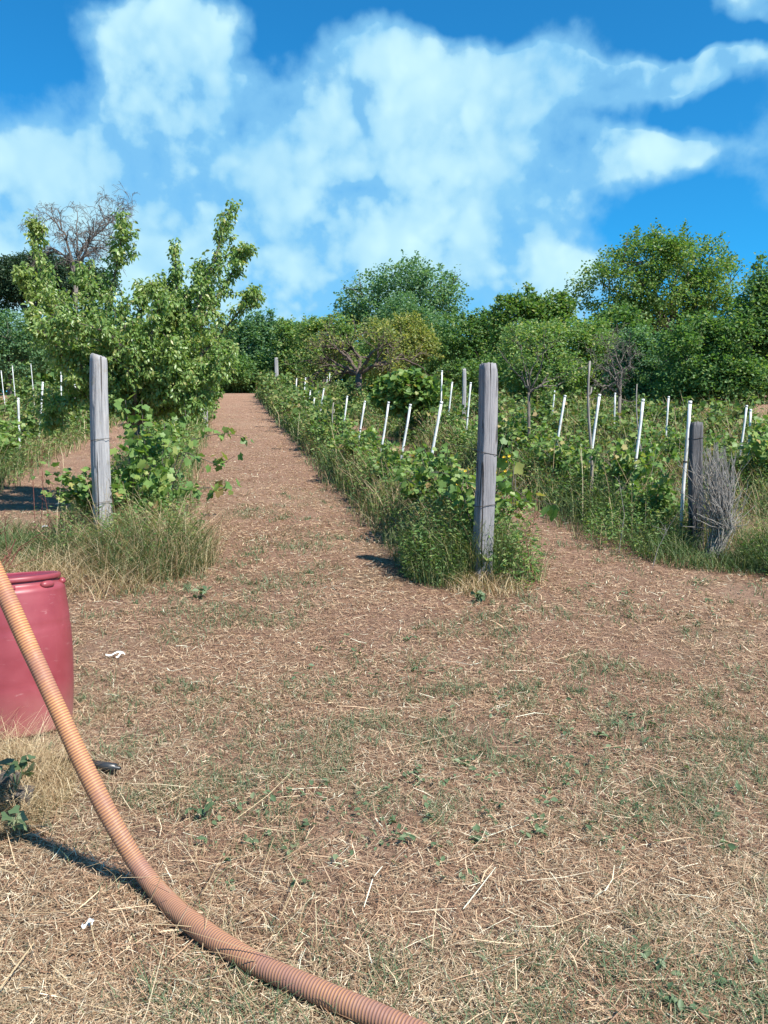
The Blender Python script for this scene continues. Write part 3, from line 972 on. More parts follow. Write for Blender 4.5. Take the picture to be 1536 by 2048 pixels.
grp = 'white stakes in the row right of the path'
for i, (tx, ty, ln) in enumerate([(882, 805, .2), (820, 810, .18), (777, 805, .17), (730, 803, .16), (694, 793, .12), (648, 778, .16), (629, 797, .08), (621, 782, .1), (611, 756, .1), (593, 757, .06)]):
    stake(2, tx, ty, ln, ORD[i] + ' leaning white stake behind the square cracked post', grp, .0155 if i < 6 else .017)
grp = 'white stakes in the row with the dark post'
for i, (tx, ty, ln) in enumerate([(1379, 804, .05), (1286, 800, .13), (1200, 790, .17), (1131, 792, .2), (942, 766, .12), (905, 765, .14), (884, 742, .05), (660, 746, .1), (655, 752, .1)]):
    lab = 'straight white stake touching the short dark post' if i == 0 else ORD[i - 1] + ' white stake up the row behind the short dark post'
    stake(3, tx, ty, ln, lab, grp, .0165)
grp = 'white stakes in the outer right row'
for i, (tx, ty, ln) in enumerate([(1502, 820, .01), (1493, 812, .12), (1338, 794, .07), (1231, 787, .03), (1109, 779, .08)]):
    stake(4, tx, ty, ln, ORD[i] + ' white stake from the right edge, beyond the dark post', grp, .0145)
grp = 'white stakes beyond the pear tree'
for i, (tx, ty, ln) in enumerate([(37, 797, .02), (85, 765, .1), (150, 758, .03), (122, 735, .03)]):
    stake(0, tx, ty, ln, ORD[i] + ' white stake beyond the pear tree', grp, .018)
grp = 'white stakes in the outermost left row'
for i, (tx, ty, ln) in enumerate([(2, 742, -.1), (25, 732, -.06), (62, 728, -.06)]):
    stake(-1, tx, ty, ln, ORD[i] + ' white stake from the left edge under the umbrella pine', grp, .013)

# grey branch pole and far wooden posts
def branch_pole(px_top, py_top, Y, dx, label, r=.02, kink=True, name='branch_pole'):
    top = at(px_top, py_top, Y); base = np.array([top[0] + dx, Y, gz(top[0] + dx, Y) - .05])
    root = thing(name, label, 'pole', base)
    t = np.linspace(0, 1, 10)[:, None]
    p = (top - base) * t + np.concatenate([.03 * np.sin(t * 6), 0 * t, 0 * t], 1)
    gg = Geo(); gg.tube(p, np.linspace(r, r * .6, 10), 8)
    gg.build('pole_wood', M['bark_pale'], root, True)
    if kink:
        g2 = Geo(); q0 = p[7]
        g2.tube([q0, q0 + np.array([.04, .01, .05]), q0 + np.array([.05, .02, .12])], [r * .7, r * .6, r * .4], 6)
        g2.build('twig_stub', M['bark_pale'], root, True)


branch_pole(1181, 722, 10.9, .03, 'thin grey knobbly branch used as a vine pole', .023)
branch_pole(1275, 768, 12.5, .1, 'thin grey stick leaning left among the right vines', .014, False)
branch_pole(668, 805, 18, -.05, 'crooked grey stick in the vines beside the path', .02)
for (px, py, Y, lab) in [(553, 716, 40, 'pale weathered post at the top of the path'), (928, 738, 24, 'grey post half hidden by the cracked post'),
                         (402, 727, 25, 'stout pale post under the pear tree branches')]:
    t_ = at(px, py, Y)
    make_post('vineyard_post', lab, (t_[0], Y, gz(t_[0], Y)), t_, {40: .085, 24: .06}.get(Y, .15), M['post_l'], int(px) % 13, .02, .3)

# trellis wires
for k, p0, y1, zs, lab in ((2, pr, 24, (.72, 1.2), 'thin rusty wires strung from the square cracked post'), (1, pl, 24, (.55, 1.15), 'thin rusty wires strung from the rounded left post'),
                          (3, pd, 22, (.6, 1.1), 'thin rusty wires strung from the short dark post')):
    gg = Geo()
    for zz in zs:
        yy = np.linspace(p0[1], y1, 30)
        xx = np.interp(yy, [p0[1], y1], [p0[0], row_x(k, y1)])
        sag = zz - .05 * np.sin((yy - p0[1]) * 1.4) ** 2
        gg.tube(np.stack([xx, yy, 0.1 * (yy - 4) + sag], 1), .0017, 4, cap=False)
    tag(gg.build('trellis_wire', M['wire']), lab, 'wire', 'trellis wires')

# ------------------------------------------------------------------ trees
def grow(geo, p, d, L, r, depth, rs, ends, droop=0.0, spread=.7, up=.15, kids=(2, 4), seg=6, wig=.13, minr=.004, steps=6):
    pts = [np.array(p, float)]; d = unit(d)
    for s in range(steps):
        d = unit(d + rs.normal(0, wig, 3) + np.array([0, 0, up * .25 - droop * s / steps]))
        pts.append(pts[-1] + d * L / steps)
    pts = np.array(pts)
    r1 = max(r * .55, minr)
    geo.tube(pts, np.linspace(r, r1, len(pts)), seg, cap=False)
    ends.append((pts, depth))
    if depth <= 0:
        return
    for c in range(rs.integers(kids[0], kids[1] + 1)):
        t = rs.uniform(.35, 1.0); i = min(int(t * steps), steps - 1)
        dd = unit(pts[i + 1] - pts[i])
        side = rs.normal(0, 1, 3); side = unit(side - dd * np.dot(side, dd))
        nd = unit(dd + side * spread * rs.uniform(.6, 1.4) + np.array([0, 0, up]))
        grow(geo, pts[i + 1], nd, L * rs.uniform(.5, .8), max(r1 * .8, minr), depth - 1, rs, ends, droop, spread, up, kids, max(3, seg - 1), wig, minr, steps)


def crown_points(blobs, nclump, per, cr, rs, hollow=.45, gap=.5):
    """leaf places gathered in clumps through ellipsoids; blobs (c, r) in metres"""
    vol = np.array([b[1][0] * b[1][1] * b[1][2] for b in blobs]) ** .7
    P, O = [], []
    pick = rs.choice(len(blobs), nclump, p=vol / vol.sum())
    for b in range(len(blobs)):
        m = (pick == b).sum()
        if not m: continue
        d = unit(rs.normal(0, 1, (m, 3)))
        rad = (hollow ** 3 + rs.uniform(0, 1, m) * (1.0 - hollow ** 3)) ** (1 / 3)
        c = np.asarray(blobs[b][0]) + d * rad[:, None] * np.asarray(blobs[b][1])
        keep = vnoise(c[:, 0] * 1.5 + c[:, 1] * .5, c[:, 2] * 1.5 + c[:, 1] * .4, 5) + rs.normal(0, .08, m) > gap * .82
        c, d = c[keep], d[keep]; m = len(c)
        q = np.repeat(c, per, 0); dd = np.repeat(d, per, 0)
        size = np.repeat(rs.uniform(.5, 1.1, m), per)[:, None]
        q = q + np.clip(rs.normal(0, 1, q.shape), -1.5, 1.5) * cr * size * np.array([1, 1, .7])
        P.append(q); O.append(dd)
        # sprays of leaves poking out of the outline
        ms = max(6, int(m * .16))
        d = unit(rs.normal(0, 1, (ms, 3)) + np.array([0, 0, .35]))
        c0 = np.asarray(blobs[b][0]) + d * np.asarray(blobs[b][1]) * .92
        ln = rs.uniform(.25, .8, ms) * np.mean(blobs[b][1]) * .5
        dv = unit(d + rs.normal(0, .25, (ms, 3)) + np.array([0, 0, .3]))
        k = per
        t = rs.uniform(0, 1, (ms, k, 1))
        q = c0[:, None] + dv[:, None] * ln[:, None, None] * t + rs.normal(0, 1, (ms, k, 3)) * cr * .4 * (1.15 - t)
        P.append(q.reshape(-1, 3)); O.append(np.repeat(dv, k, 0))
    return np.concatenate(P), np.concatenate(O)


def far_tree(name, label, px, Y, blobs_px, mat, leaf=.13, nclump=420, per=26, cr=.3, bark='bark', seed=1, trunk_r=.14, fork=.25, gap=.5, tmpl=(LEAF4, LEAF4F), group=None, limbs=True, base_dx=0, cat='tree', droop=.3, shoots=()):
    """tree at depth Y; blobs given as (cx, cy, rx, ry[, depth shift]) in photograph pixels, turned to metres"""
    rs = np.random.default_rng(seed)
    s = Y / FPX
    bxy = at(px, 800, Y); base = np.array([bxy[0] + base_dx, Y, gz(bxy[0], Y)])
    root = thing(name, label, cat, base, group)
    blobs = []
    for bl in blobs_px:
        c = at(bl[0], bl[1], Y + (bl[4] if len(bl) > 4 else 0)) - base
        blobs.append((c, (bl[2] * s, bl[2] * s * .85, bl[3] * s)))
    gt = Geo(); ends = []
    cen = np.mean([b[0] for b in blobs], 0)
    lowz = min(b[0][2] - b[1][2] for b in blobs)
    fk = np.array([cen[0] * .3, cen[1] * .3, max(.5, lowz * .9 + fork)])
    t = np.linspace(0, 1, 7)[:, None]
    tr = np.array([0, 0, -.1]) * (1 - t) + fk * t + rs.normal(0, .04, (7, 3)) * t
    gt.tube(tr, np.linspace(trunk_r * 1.15, trunk_r * .85, 7), 9)
    for (c, r) in blobs:
        nL = 2 if len(blobs) > 3 else 4
        for q in range(nL):
            tgt = np.asarray(c) + rs.normal(0, .4, 3) * np.asarray(r)
            t = np.linspace(0, 1, 8)[:, None]
            L = np.linalg.norm(tgt - fk)
            pth = fk * (1 - t) + tgt * t + np.concatenate([0 * t, 0 * t, np.sin(t * np.pi) * .12 * L], 1) + rs.normal(0, .025 * L, (8, 3)) * np.sin(t * np.pi)
            gt.tube(pth, np.linspace(trunk_r * .5, trunk_r * .1, 8), 6, cap=False)
            for e in range(5):
                i_ = rs.integers(3, 8)
                d = unit(rs.normal(0, 1, 3) + np.array([0, 0, .4]))
                l2 = rs.uniform(.4, .9) * np.mean(r)
                gt.tube([pth[i_], pth[i_] + d * l2 * .5 + rs.normal(0, .04, 3), pth[i_] + d * l2], [trunk_r * .14, trunk_r * .09, trunk_r * .04], 4, cap=False)
    gt.build('trunk', M[bark], root, True)
    gt = Geo(); SP, SO = [], []
    for (sx, s0, s1, sdx) in shoots:                              # upright leafy shoots
        a_, b_ = at(sx, s0, Y - .3) - base, at(sx + sdx, s1, Y - .3) - base
        t = np.linspace(0, 1, 7)[:, None]
        pth = a_ * (1 - t) + b_ * t + rs.normal(0, .02, (7, 3))
        gt.tube(pth, np.linspace(trunk_r * .14, trunk_r * .03, 7), 4, cap=False)
        k = 150; t = rs.uniform(0, 1, (k, 1)); o_ = unit(rs.normal(0, 1, (k, 3)))
        SP.append(a_ * (1 - t) + b_ * t + o_ * rs.uniform(.02, cr * 1.15, (k, 1)) * (1.1 - t * .8)); SO.append(o_)
    if SP: gt.build('shoots', M[bark], root, True)
    gl = Geo()
    P, O = crown_points(blobs, int(nclump * 1.9), per, cr, rs, gap=gap)
    if SP: P = np.concatenate([P] + SP); O = np.concatenate([O] + SO)
    leaves(gl, P, rs.uniform(.7, 1.4, len(P)) * leaf * .95, tmpl, droop, .6, O * .7, .8)
    gl.build('crown', M[mat], root)
    return root


# big walnut on the right
far_tree('walnut_tree', 'large round walnut tree rising above the others on the right', 1330, 36,
         [(1330, 560, 120, 85), (1230, 575, 85, 60), (1430, 580, 75, 60), (1290, 520, 75, 45), (1380, 525, 75, 45), (1250, 640, 70, 45), (1440, 640, 70, 50), (1340, 640, 80, 40)],
         'walnut', .125, 800, 32, .3, seed=31, trunk_r=.2, gap=.6)
far_tree('walnut_tree', 'broad cool green tree standing highest behind the vineyard centre', 800, 58,
         [(815, 600, 95, 70), (745, 610, 60, 60), (880, 600, 50, 62), (710, 620, 36, 35), (800, 660, 110, 60), (850, 560, 55, 35)],
         'blue', .2, 640, 26, .42, seed=32, trunk_r=.25, gap=.55)
far_tree('poplar_tree', 'soft grey green pointed tree in front of the highest middle tree', 805, 50,
         [(805, 640, 45, 50), (790, 690, 70, 50), (850, 670, 50, 45)], 'blue', .13, 330, 30, .3, seed=33, gap=.4, shoots=((800, 640, 582, 2), (785, 650, 600, -3), (822, 650, 600, 4), (838, 660, 618, 4)))
far_tree('dark_tree', 'dark conifer like tree right of the highest middle tree', 955, 44,
         [(965, 670, 36, 45), (925, 680, 50, 50), (990, 700, 50, 60), (900, 720, 60, 40)], 'dark', .15, 420, 26, .28, seed=34, gap=.45, shoots=((965, 660, 618, 2), (945, 665, 628, -2), (985, 665, 632, 3), (925, 665, 632, 0)))
far_tree('shoot_tree', 'dark tree with upright shoots between the post and walnut', 1050, 33,
         [(1050, 650, 65, 50), (1050, 605, 17, 32), (1008, 625, 20, 32), (1100, 630, 42, 42), (1128, 610, 14, 26), (1130, 700, 75, 60), (1020, 730, 60, 50)], 'walnut', .13, 480, 24, .2, seed=35, gap=.5, shoots=((1050, 640, 565, 6), (1035, 640, 590, -4), (1003, 650, 588, -6), (1015, 650, 610, 4), (1122, 640, 582, 6), (1095, 640, 603, -4), (1072, 640, 592, 5)))
far_tree('olive_shrub_tree', 'brownish green dense tree behind the bare forked tree', 1130, 28,
         [(1130, 695, 80, 48), (1060, 700, 60, 50), (1185, 690, 40, 45), (1100, 745, 90, 40)], 'mid', .1, 520, 26, .22, seed=36, gap=.35)
far_tree('dark_tree', 'deep green leafy tree filling the right edge', 1480, 24,
         [(1490, 690, 90, 70), (1400, 710, 75, 70), (1540, 640, 60, 70), (1450, 760, 100, 50), (1525, 560, 18, 45), (1540, 760, 70, 60), (1350, 740, 60, 55)],
         'dark', .095, 1050, 34, .24, seed=37, gap=.45, trunk_r=.16, shoots=((1522, 640, 515, -2), (1536, 640, 540, 8), (1512, 640, 570, -8), (1400, 690, 630, 4)))
far_tree('bushy_tree', 'bright mid green bushy tree below the walnut', 1300, 26,
         [(1300, 720, 50, 50), (1270, 700, 40, 40), (1320, 770, 70, 40), (1265, 760, 45, 40)], 'blue', .085, 460, 32, .2, seed=38, gap=.35)
far_tree('dark_tree', 'shadowy tree behind the dry fallen branches', 1220, 31,
         [(1210, 720, 60, 60), (1180, 760, 60, 40), (1240, 660, 50, 40), (1130, 770, 60, 40)], 'dark', .13, 420, 26, .26, seed=39, gap=.35)
far_tree('fruit_tree', 'yellowish green fruit tree in the middle of the vineyard', 800, 38,
         [(800, 685, 62, 42), (755, 670, 30, 32), (850, 700, 28, 36), (820, 650, 30, 22), (780, 720, 55, 26)], 'olive', .11, 380, 24, .22, seed=40, gap=.45)
far_tree('fruit_tree', 'loose green fruit tree left of the spreading bare apple', 645, 44,
         [(640, 680, 40, 32), (620, 660, 24, 22), (670, 665, 35, 32), (655, 720, 60, 30), (690, 690, 30, 30)], 'mid', .13, 400, 24, .26, seed=41, gap=.5, shoots=((622, 680, 640, 2), (652, 670, 632, 4), (680, 670, 636, 3)))
far_tree('hedge_tree', 'dark green tree at the left of the path top', 490, 60,
         [(500, 690, 50, 50), (455, 700, 50, 55), (545, 700, 50, 55), (470, 745, 60, 40), (540, 655, 12, 30), (505, 645, 22, 26)], 'blue', .2, 460, 24, .36, seed=42, gap=.45, shoots=((540, 680, 622, 3), (548, 680, 640, 10), (572, 700, 640, 6), (520, 680, 628, -4), (498, 680, 632, -3)))
far_tree('hedge_tree', 'low dark tree closing the top of the path', 480, 57,
         [(480, 750, 60, 32), (420, 750, 50, 40), (570, 740, 50, 45)], 'dark', .2, 420, 24, .34, seed=43, gap=.3)
far_tree('hedge_tree', 'mid green tree right of the path top', 590, 56,
         [(590, 690, 40, 40), (610, 730, 50, 40), (570, 660, 18, 18)], 'mid', .18, 330, 24, .34, seed=44, gap=.4)
far_tree('dark_tree', 'dark round tree behind the spreading bare apple', 880, 48,
         [(880, 720, 70, 50), (930, 740, 60, 50), (830, 740, 60, 40), (740, 720, 60, 40)], 'dark', .16, 480, 24, .3, seed=45, gap=.35)
far_tree('umbrella_pine', 'dark flat topped umbrella pine at the left edge', 60, 72,
         [(40, 560, 80, 38), (-30, 580, 70, 50), (130, 560, 70, 36), (90, 535, 60, 26), (190, 570, 45, 26)], 'pine', .22, 760, 26, .42, seed=46, trunk_r=.3, gap=.25)
far_tree('hedge_tree', 'blue green tree under the umbrella pine', 20, 50,
         [(20, 670, 60, 45), (-40, 680, 60, 60), (80, 690, 50, 40), (40, 720, 60, 30)], 'blue', .17, 420, 24, .3, seed=47, gap=.35)
far_tree('hedge_tree', 'dark tree half hidden behind the pear tree', 180, 46,
         [(170, 690, 70, 50), (260, 700, 80, 55), (340, 710, 70, 50)], 'dark', .17, 460, 24, .32, seed=48, gap=.3)
g = Geo()
nW = 3400
xw = rng.uniform(-62, 62, nW); yw = rng.uniform(60, 72, nW); zw = rng.uniform(0, 1, nW) ** .8 * (2.6 + 2.2 * vnoise(xw * .3, yw * .3, 4))
Pw = np.repeat(np.stack([xw, yw, hill(xw, yw) + zw], 1), 20, 0) + rng.normal(0, .5, (nW * 20, 3))
leaves(g, Pw, rng.uniform(.35, .65, len(Pw)), (LEAF4, LEAF4F), .3, .7)
tag(g.build('woods', M['dark']), 'far dark wood closing the view beyond the crest', 'woods', kind='stuff')
# leafy fringe beyond the crest, right side
far_tree('dark_tree', 'shaded tree at the back behind the right vines', 1010, 42,
         [(1000, 760, 80, 40), (1090, 760, 80, 40), (1180, 740, 80, 50)], 'dark', .16, 460, 24, .3, seed=49, gap=.25)
far_tree('dark_tree', 'shaded tree at the back under the walnut', 1400, 40,
         [(1330, 730, 110, 60), (1440, 730, 110, 60), (1250, 740, 90, 60), (1540, 720, 90, 70)], 'dark', .17, 620, 24, .34, seed=50, gap=.25)
# bushy young vine-like tree in the middle row
far_tree('leafy_bush', 'bright green bush between the vine rows', 815, 20,
         [(815, 775, 52, 24), (790, 800, 40, 25), (850, 790, 38, 26)], 'vine', .12, 110, 14, .16, seed=51, gap=.2, tmpl=(VINE8, VINE8F), trunk_r=.04, cat='bush')


# spreading apple with bare twigs
def bare_tree(name, label, px, Y, limbs_px, r0, seed, depth=3, droop=.1, mat='twig', twig_up=.1, spread=.7, kids=(2, 4), fork_py=None, leaf=None, seg=5, klen=.55, minr=.006, nkids=7):
    rs = np.random.default_rng(seed)
    b_ = at(px, 800, Y); base = np.array([b_[0], Y, gz(b_[0], Y)])
    root = thing(name, label, 'tree', base)
    fk = at(px, fork_py, Y) - base
    gt, ends = Geo(), []
    gt.tube([np.array([0, 0, -.1]), fk * .5 + rs.normal(0, .03, 3), fk], [r0 * 1.2, r0, r0 * .9], 9)
    for li in limbs_px:
        pts = [fk] + [at(a_, c_, Y + (li[-1] if np.isscalar(li[-1]) else 0)) - base for (a_, c_) in [q for q in li if not np.isscalar(q)]]
        pts = np.array(pts)
        t = np.linspace(0, len(pts) - 1, 5 * len(pts)); i0 = np.minimum(t.astype(int), len(pts) - 2); f = (t - i0)[:, None]
        f = f * f * (3 - 2 * f) * .4 + f * .6
        c = pts[i0] * (1 - f) + pts[i0 + 1] * f + rs.normal(0, .012, (len(t), 3)) * (Y / 20)
        c[:, 1] += np.linspace(0, rs.uniform(-.6, .6), len(c))
        gt.tube(c, np.linspace(r0 * .62, minr * 1.5, len(c)), 7, cap=False)
        ends.append((c, depth))
        L = np.sum(np.linalg.norm(np.diff(c, axis=0), axis=1))
        for kk in range(nkids):
            i_ = rs.integers(len(c) // 4, len(c) - 1)
            dd = unit(c[i_ + 1] - c[i_]); s_ = rs.normal(0, 1, 3); s_ = unit(s_ - dd * np.dot(s_, dd))
            rr = r0 * .62 * (1 - i_ / len(c)) * .6 + minr
            grow(gt, c[i_], unit(dd * .6 + s_ * spread + np.array([0, 0, twig_up])), L * klen * rs.uniform(.3, .75), rr, depth - 1, rs, ends, droop, spread, twig_up, kids, seg, .16, minr)
    gt.build('branches', M[mat], root, True)
    return root, ends, base, rs


bare_tree('dead_tree', 'bare dead tree with fine drooping twigs above the pear tree', 152, 30,
          [[(152, 520), (146, 460), (142, 400), 0.], [(175, 490), (200, 455), (232, 440), 0.], [(135, 470), (110, 440), (95, 452), 0.],
           [(160, 500), (185, 470), (190, 420), 0.], [(165, 520), (205, 500), (250, 520), 0.], [(140, 520), (110, 500), (88, 522), .5], [(175, 480), (215, 440), (262, 425), -.5]],
          .08, 61, 4, .3, 'brownbark', .08, .75, (2, 4), 560, klen=.34, minr=.005, nkids=13)
r_, ends, base_, rs_ = bare_tree('apple_tree', 'spreading apple tree with tangled bare twigs in the vineyard middle', 718, 31,
          [[(690, 735), (650, 715), (612, 722), .3], [(750, 730), (800, 715), (850, 735), -.3], [(720, 715), (700, 690), (690, 665), .4], [(740, 710), (770, 690), (790, 700), -.4], [(700, 720), (670, 690), (640, 690), 0.], [(690, 745), (640, 740), (615, 755), .6]],
          .13, 62, 3, .1, 'deadwood', .15, .8, (2, 4), 748, klen=.5, minr=.008, nkids=9)
gl = Geo()
pp = np.concatenate([e[0][-2:] for e in ends if e[1] == 0]); pp = pp[rng.uniform(0, 1, len(pp)) < .55]
pp = np.repeat(pp, 5, 0) + rng.normal(0, .1, (len(pp) * 5, 3))
leaves(gl, pp, rng.uniform(.06, .13, len(pp)), (LEAF4, LEAF4F), .3, .6)
gl.build('crown', M['olive'], r_)
r2_, ends2, _b, _r = bare_tree('dying_tree', 'small sparse forked grey tree in the row right of the cracked post', 1058, 14.0,
          [[(1045, 760), (1020, 735), (995, 700), 0.], [(1050, 740), (1040, 690), (1020, 655), .2], [(1075, 750), (1085, 700), (1080, 660), 0.], [(1090, 765), (1140, 745), (1200, 720), .3], [(1060, 750), (1080, 710), (1110, 690), -.2], [(1085, 770), (1120, 770), (1150, 755), -.3]],
            .026, 63, 3, .03, 'brownbark', .1, .6, (1, 3), 785, klen=.36, minr=.0025, nkids=5)
pp = np.concatenate([e[0][-3:] for e in ends2]); pp = pp[rng.uniform(0, 1, len(pp)) < .4]
pp = np.repeat(pp, 6, 0) + rng.normal(0, .06, (len(pp) * 6, 3))
gl = Geo(); leaves(gl, pp, rng.uniform(.03, .065, len(pp)), (LEAF4, LEAF4F), .3, .6); gl.build('crown', M['mid'], r2_)
bare_tree('dead_tree', 'heap of dry fallen grey branches behind the right vines', 1240, 19,
          [[(1225, 745), (1210, 715), (1200, 690), 0.], [(1245, 740), (1235, 710), (1215, 700), .2], [(1215, 775), (1190, 770), (1170, 755), 0.], [(1240, 780), (1255, 805), (1275, 812), 0.], [(1230, 750), (1260, 730), (1250, 700), -.3], [(1235, 765), (1205, 735), (1185, 725), .3]],
          .04, 64, 3, .05, 'brownbark', 0.0, .9, (2, 4), 790, klen=.45, minr=.0035, nkids=8)

# ------------------------------------------------------------------ pear tree behind the left post
YP = 11.2
pb = at(268, 1000, YP); pb = np.array([pb[0], YP, gz(pb[0], YP)])
pear = thing('pear_tree', 'bushy pear tree with long upright leafy shoots behind the left post', 'tree', pb)
rs = np.random.default_rng(77)
gt, gl = Geo(), Geo()
fork = at(268, 850, YP) - pb
gt.tube([np.array([0, 0, -.1]), fork * .55 + np.array([.02, 0, 0]), fork], [.1, .085, .075], 10)
LIMBS = [  # (points (px,py,dY)), leafy density from fraction
    [(330, 760, -.3), (385, 640, -.5), (425, 530, -.4), (452, 450, -.3), (462, 408, -.3)],
    [(240, 740, .2), (205, 640, .1), (232, 540, 0), (245, 470, -.1), (240, 425, -.1)],
    [(200, 760, .2), (120, 680, .3), (85, 560, .2), (75, 490, .2), (68, 432, .2)],
    [(300, 740, .3), (345, 620, .2), (350, 540, .1), (352, 478, .1)],
    [(350, 770, .2), (430, 680, .3), (490, 610, .3), (518, 572, .2)],
    [(260, 730, -.4), (250, 640, -.6), (180, 570, -.7), (150, 545, -.7)],
    [(220, 760, -.5), (140, 720, -.7), (80, 660, -.7), (55, 600, -.6)],
    [(310, 760, -.6), (300, 680, -.9), (320, 600, -.9), (300, 560, -.8)],
    [(370, 760, -.4), (430, 720, -.5), (470, 690, -.5)],
    [(210, 790, -.3), (150, 790, -.4), (110, 820, -.4), (95, 860, -.3)],
    [(380, 690, .5), (440, 590, .4), (478, 520, .3), (486, 492, .3)],
    [(240, 760, .6), (270, 660, .8), (290, 600, .8), (270, 560, .7)],
    [(390, 640, -.2), (410, 570, -.2), (405, 520, -.2)],
    [(190, 700, -.2), (130, 620, -.3), (50, 580, -.3), (45, 540, -.3)],
    [(320, 790, -.5), (380, 790, -.6), (400, 820, -.6)],
    [(250, 700, -.9), (210, 660, -1.1), (120, 640, -1.1), (95, 690, -1.0)],
]
LIMBS += [[(300, 800, -.5), (330, 740, -.8), (345, 700, -.8)], [(240, 790, -.5), (215, 730, -.8), (190, 700, -.9)], [(270, 780, -.7), (270, 700, -1.0), (265, 640, -1.0)], [(350, 800, .2), (400, 750, .4), (430, 760, .4)], [(200, 780, .3), (150, 740, .5), (110, 720, .5)]]
for q in range(16):
    ex = rs.uniform(50, 470); ey = rs.uniform(570, 760) + abs(ex - 270) * .1; dz = rs.uniform(-1.0, .9)
    LIMBS.append([((268 * 2 + ex) / 3 + rs.normal(0, 12), (850 + ey * 1.4) / 2.4 + 10, dz * .5), ((268 + ex * 3) / 4, ey + 40, dz), (ex + rs.normal(0, 10), ey - 20, dz)])
LP, LO = [], []
def leafy(c, n, rad, t0=.0):
    t = rs.uniform(t0, 1, n) * (len(c) - 1)
    i0 = np.minimum(t.astype(int), len(c) - 2); f = (t - i0)[:, None]
    p = c[i0] * (1 - f) + c[i0 + 1] * f
    o_ = unit(rs.normal(0, 1, (n, 3)))
    LP.append(p + o_ * rs.uniform(.01, rad, (n, 1))); LO.append(o_)
for li in LIMBS:
    pts = np.array([fork] + [at(a_, b_, YP + d_) - pb for (a_, b_, d_) in li])
    t = np.linspace(0, len(pts) - 1, 6 * len(pts)); i0 = np.minimum(t.astype(int), len(pts) - 2); f = (t - i0)[:, None]
    c = pts[i0] * (1 - f) + pts[i0 + 1] * f
    for _ in range(3): c[1:-1] = (c[:-2] + c[1:-1] * 2 + c[2:]) / 4
    gt.tube(c, np.concatenate([np.linspace(.045, .018, len(c) // 2), np.linspace(.018, .004, len(c) - len(c) // 2)]), 7, cap=False)
    leafy(c, 340, .1, .38)
    for kk in range(26):
        i_ = rs.integers(len(c) // 5, len(c) - 3)
        dd = unit(c[i_ + 1] - c[i_]); s_ = rs.normal(0, 1, 3); s_ = unit(s_ - dd * np.dot(s_, dd))
        d = unit(dd * .5 + s_ * .9 + np.array([0, 0, .25]))
        L = rs.uniform(.2, .55) * (1.15 - .8 * i_ / len(c))
        tp = [c[i_]]
        for s in range(5):
            d = unit(d + rs.normal(0, .15, 3) + np.array([0, 0, .08])); tp.append(tp[-1] + d * L / 5)
        tp = np.array(tp)
        gt.tube(tp, np.linspace(.007, .003, 6), 5, cap=False)
        leafy(tp, int(38 + 76 * L), .075, .1)
LP = np.concatenate(LP); LO = np.concatenate(LO)
keep = LP[:, 2] > .75
LP, LO = LP[keep], LO[keep]
leaves(gl, LP, rs.uniform(.032, .074, len(LP)), (LEAF6, LEAF6F), .75, .5, LO * .6, .6)
gt.build('trunk', M['bark'], pear, True)
gl.build('crown', M['pear'], pear)

# second pear further up the row
far_tree('pear_tree', 'smaller pear tree further up the left row beside the path', 395, 25,
         [(400, 690, 42, 30), (350, 690, 45, 40), (430, 700, 36, 18)], 'mid', .085, 220, 22, .18, 'bark_pale', 71, .12, gap=.3)

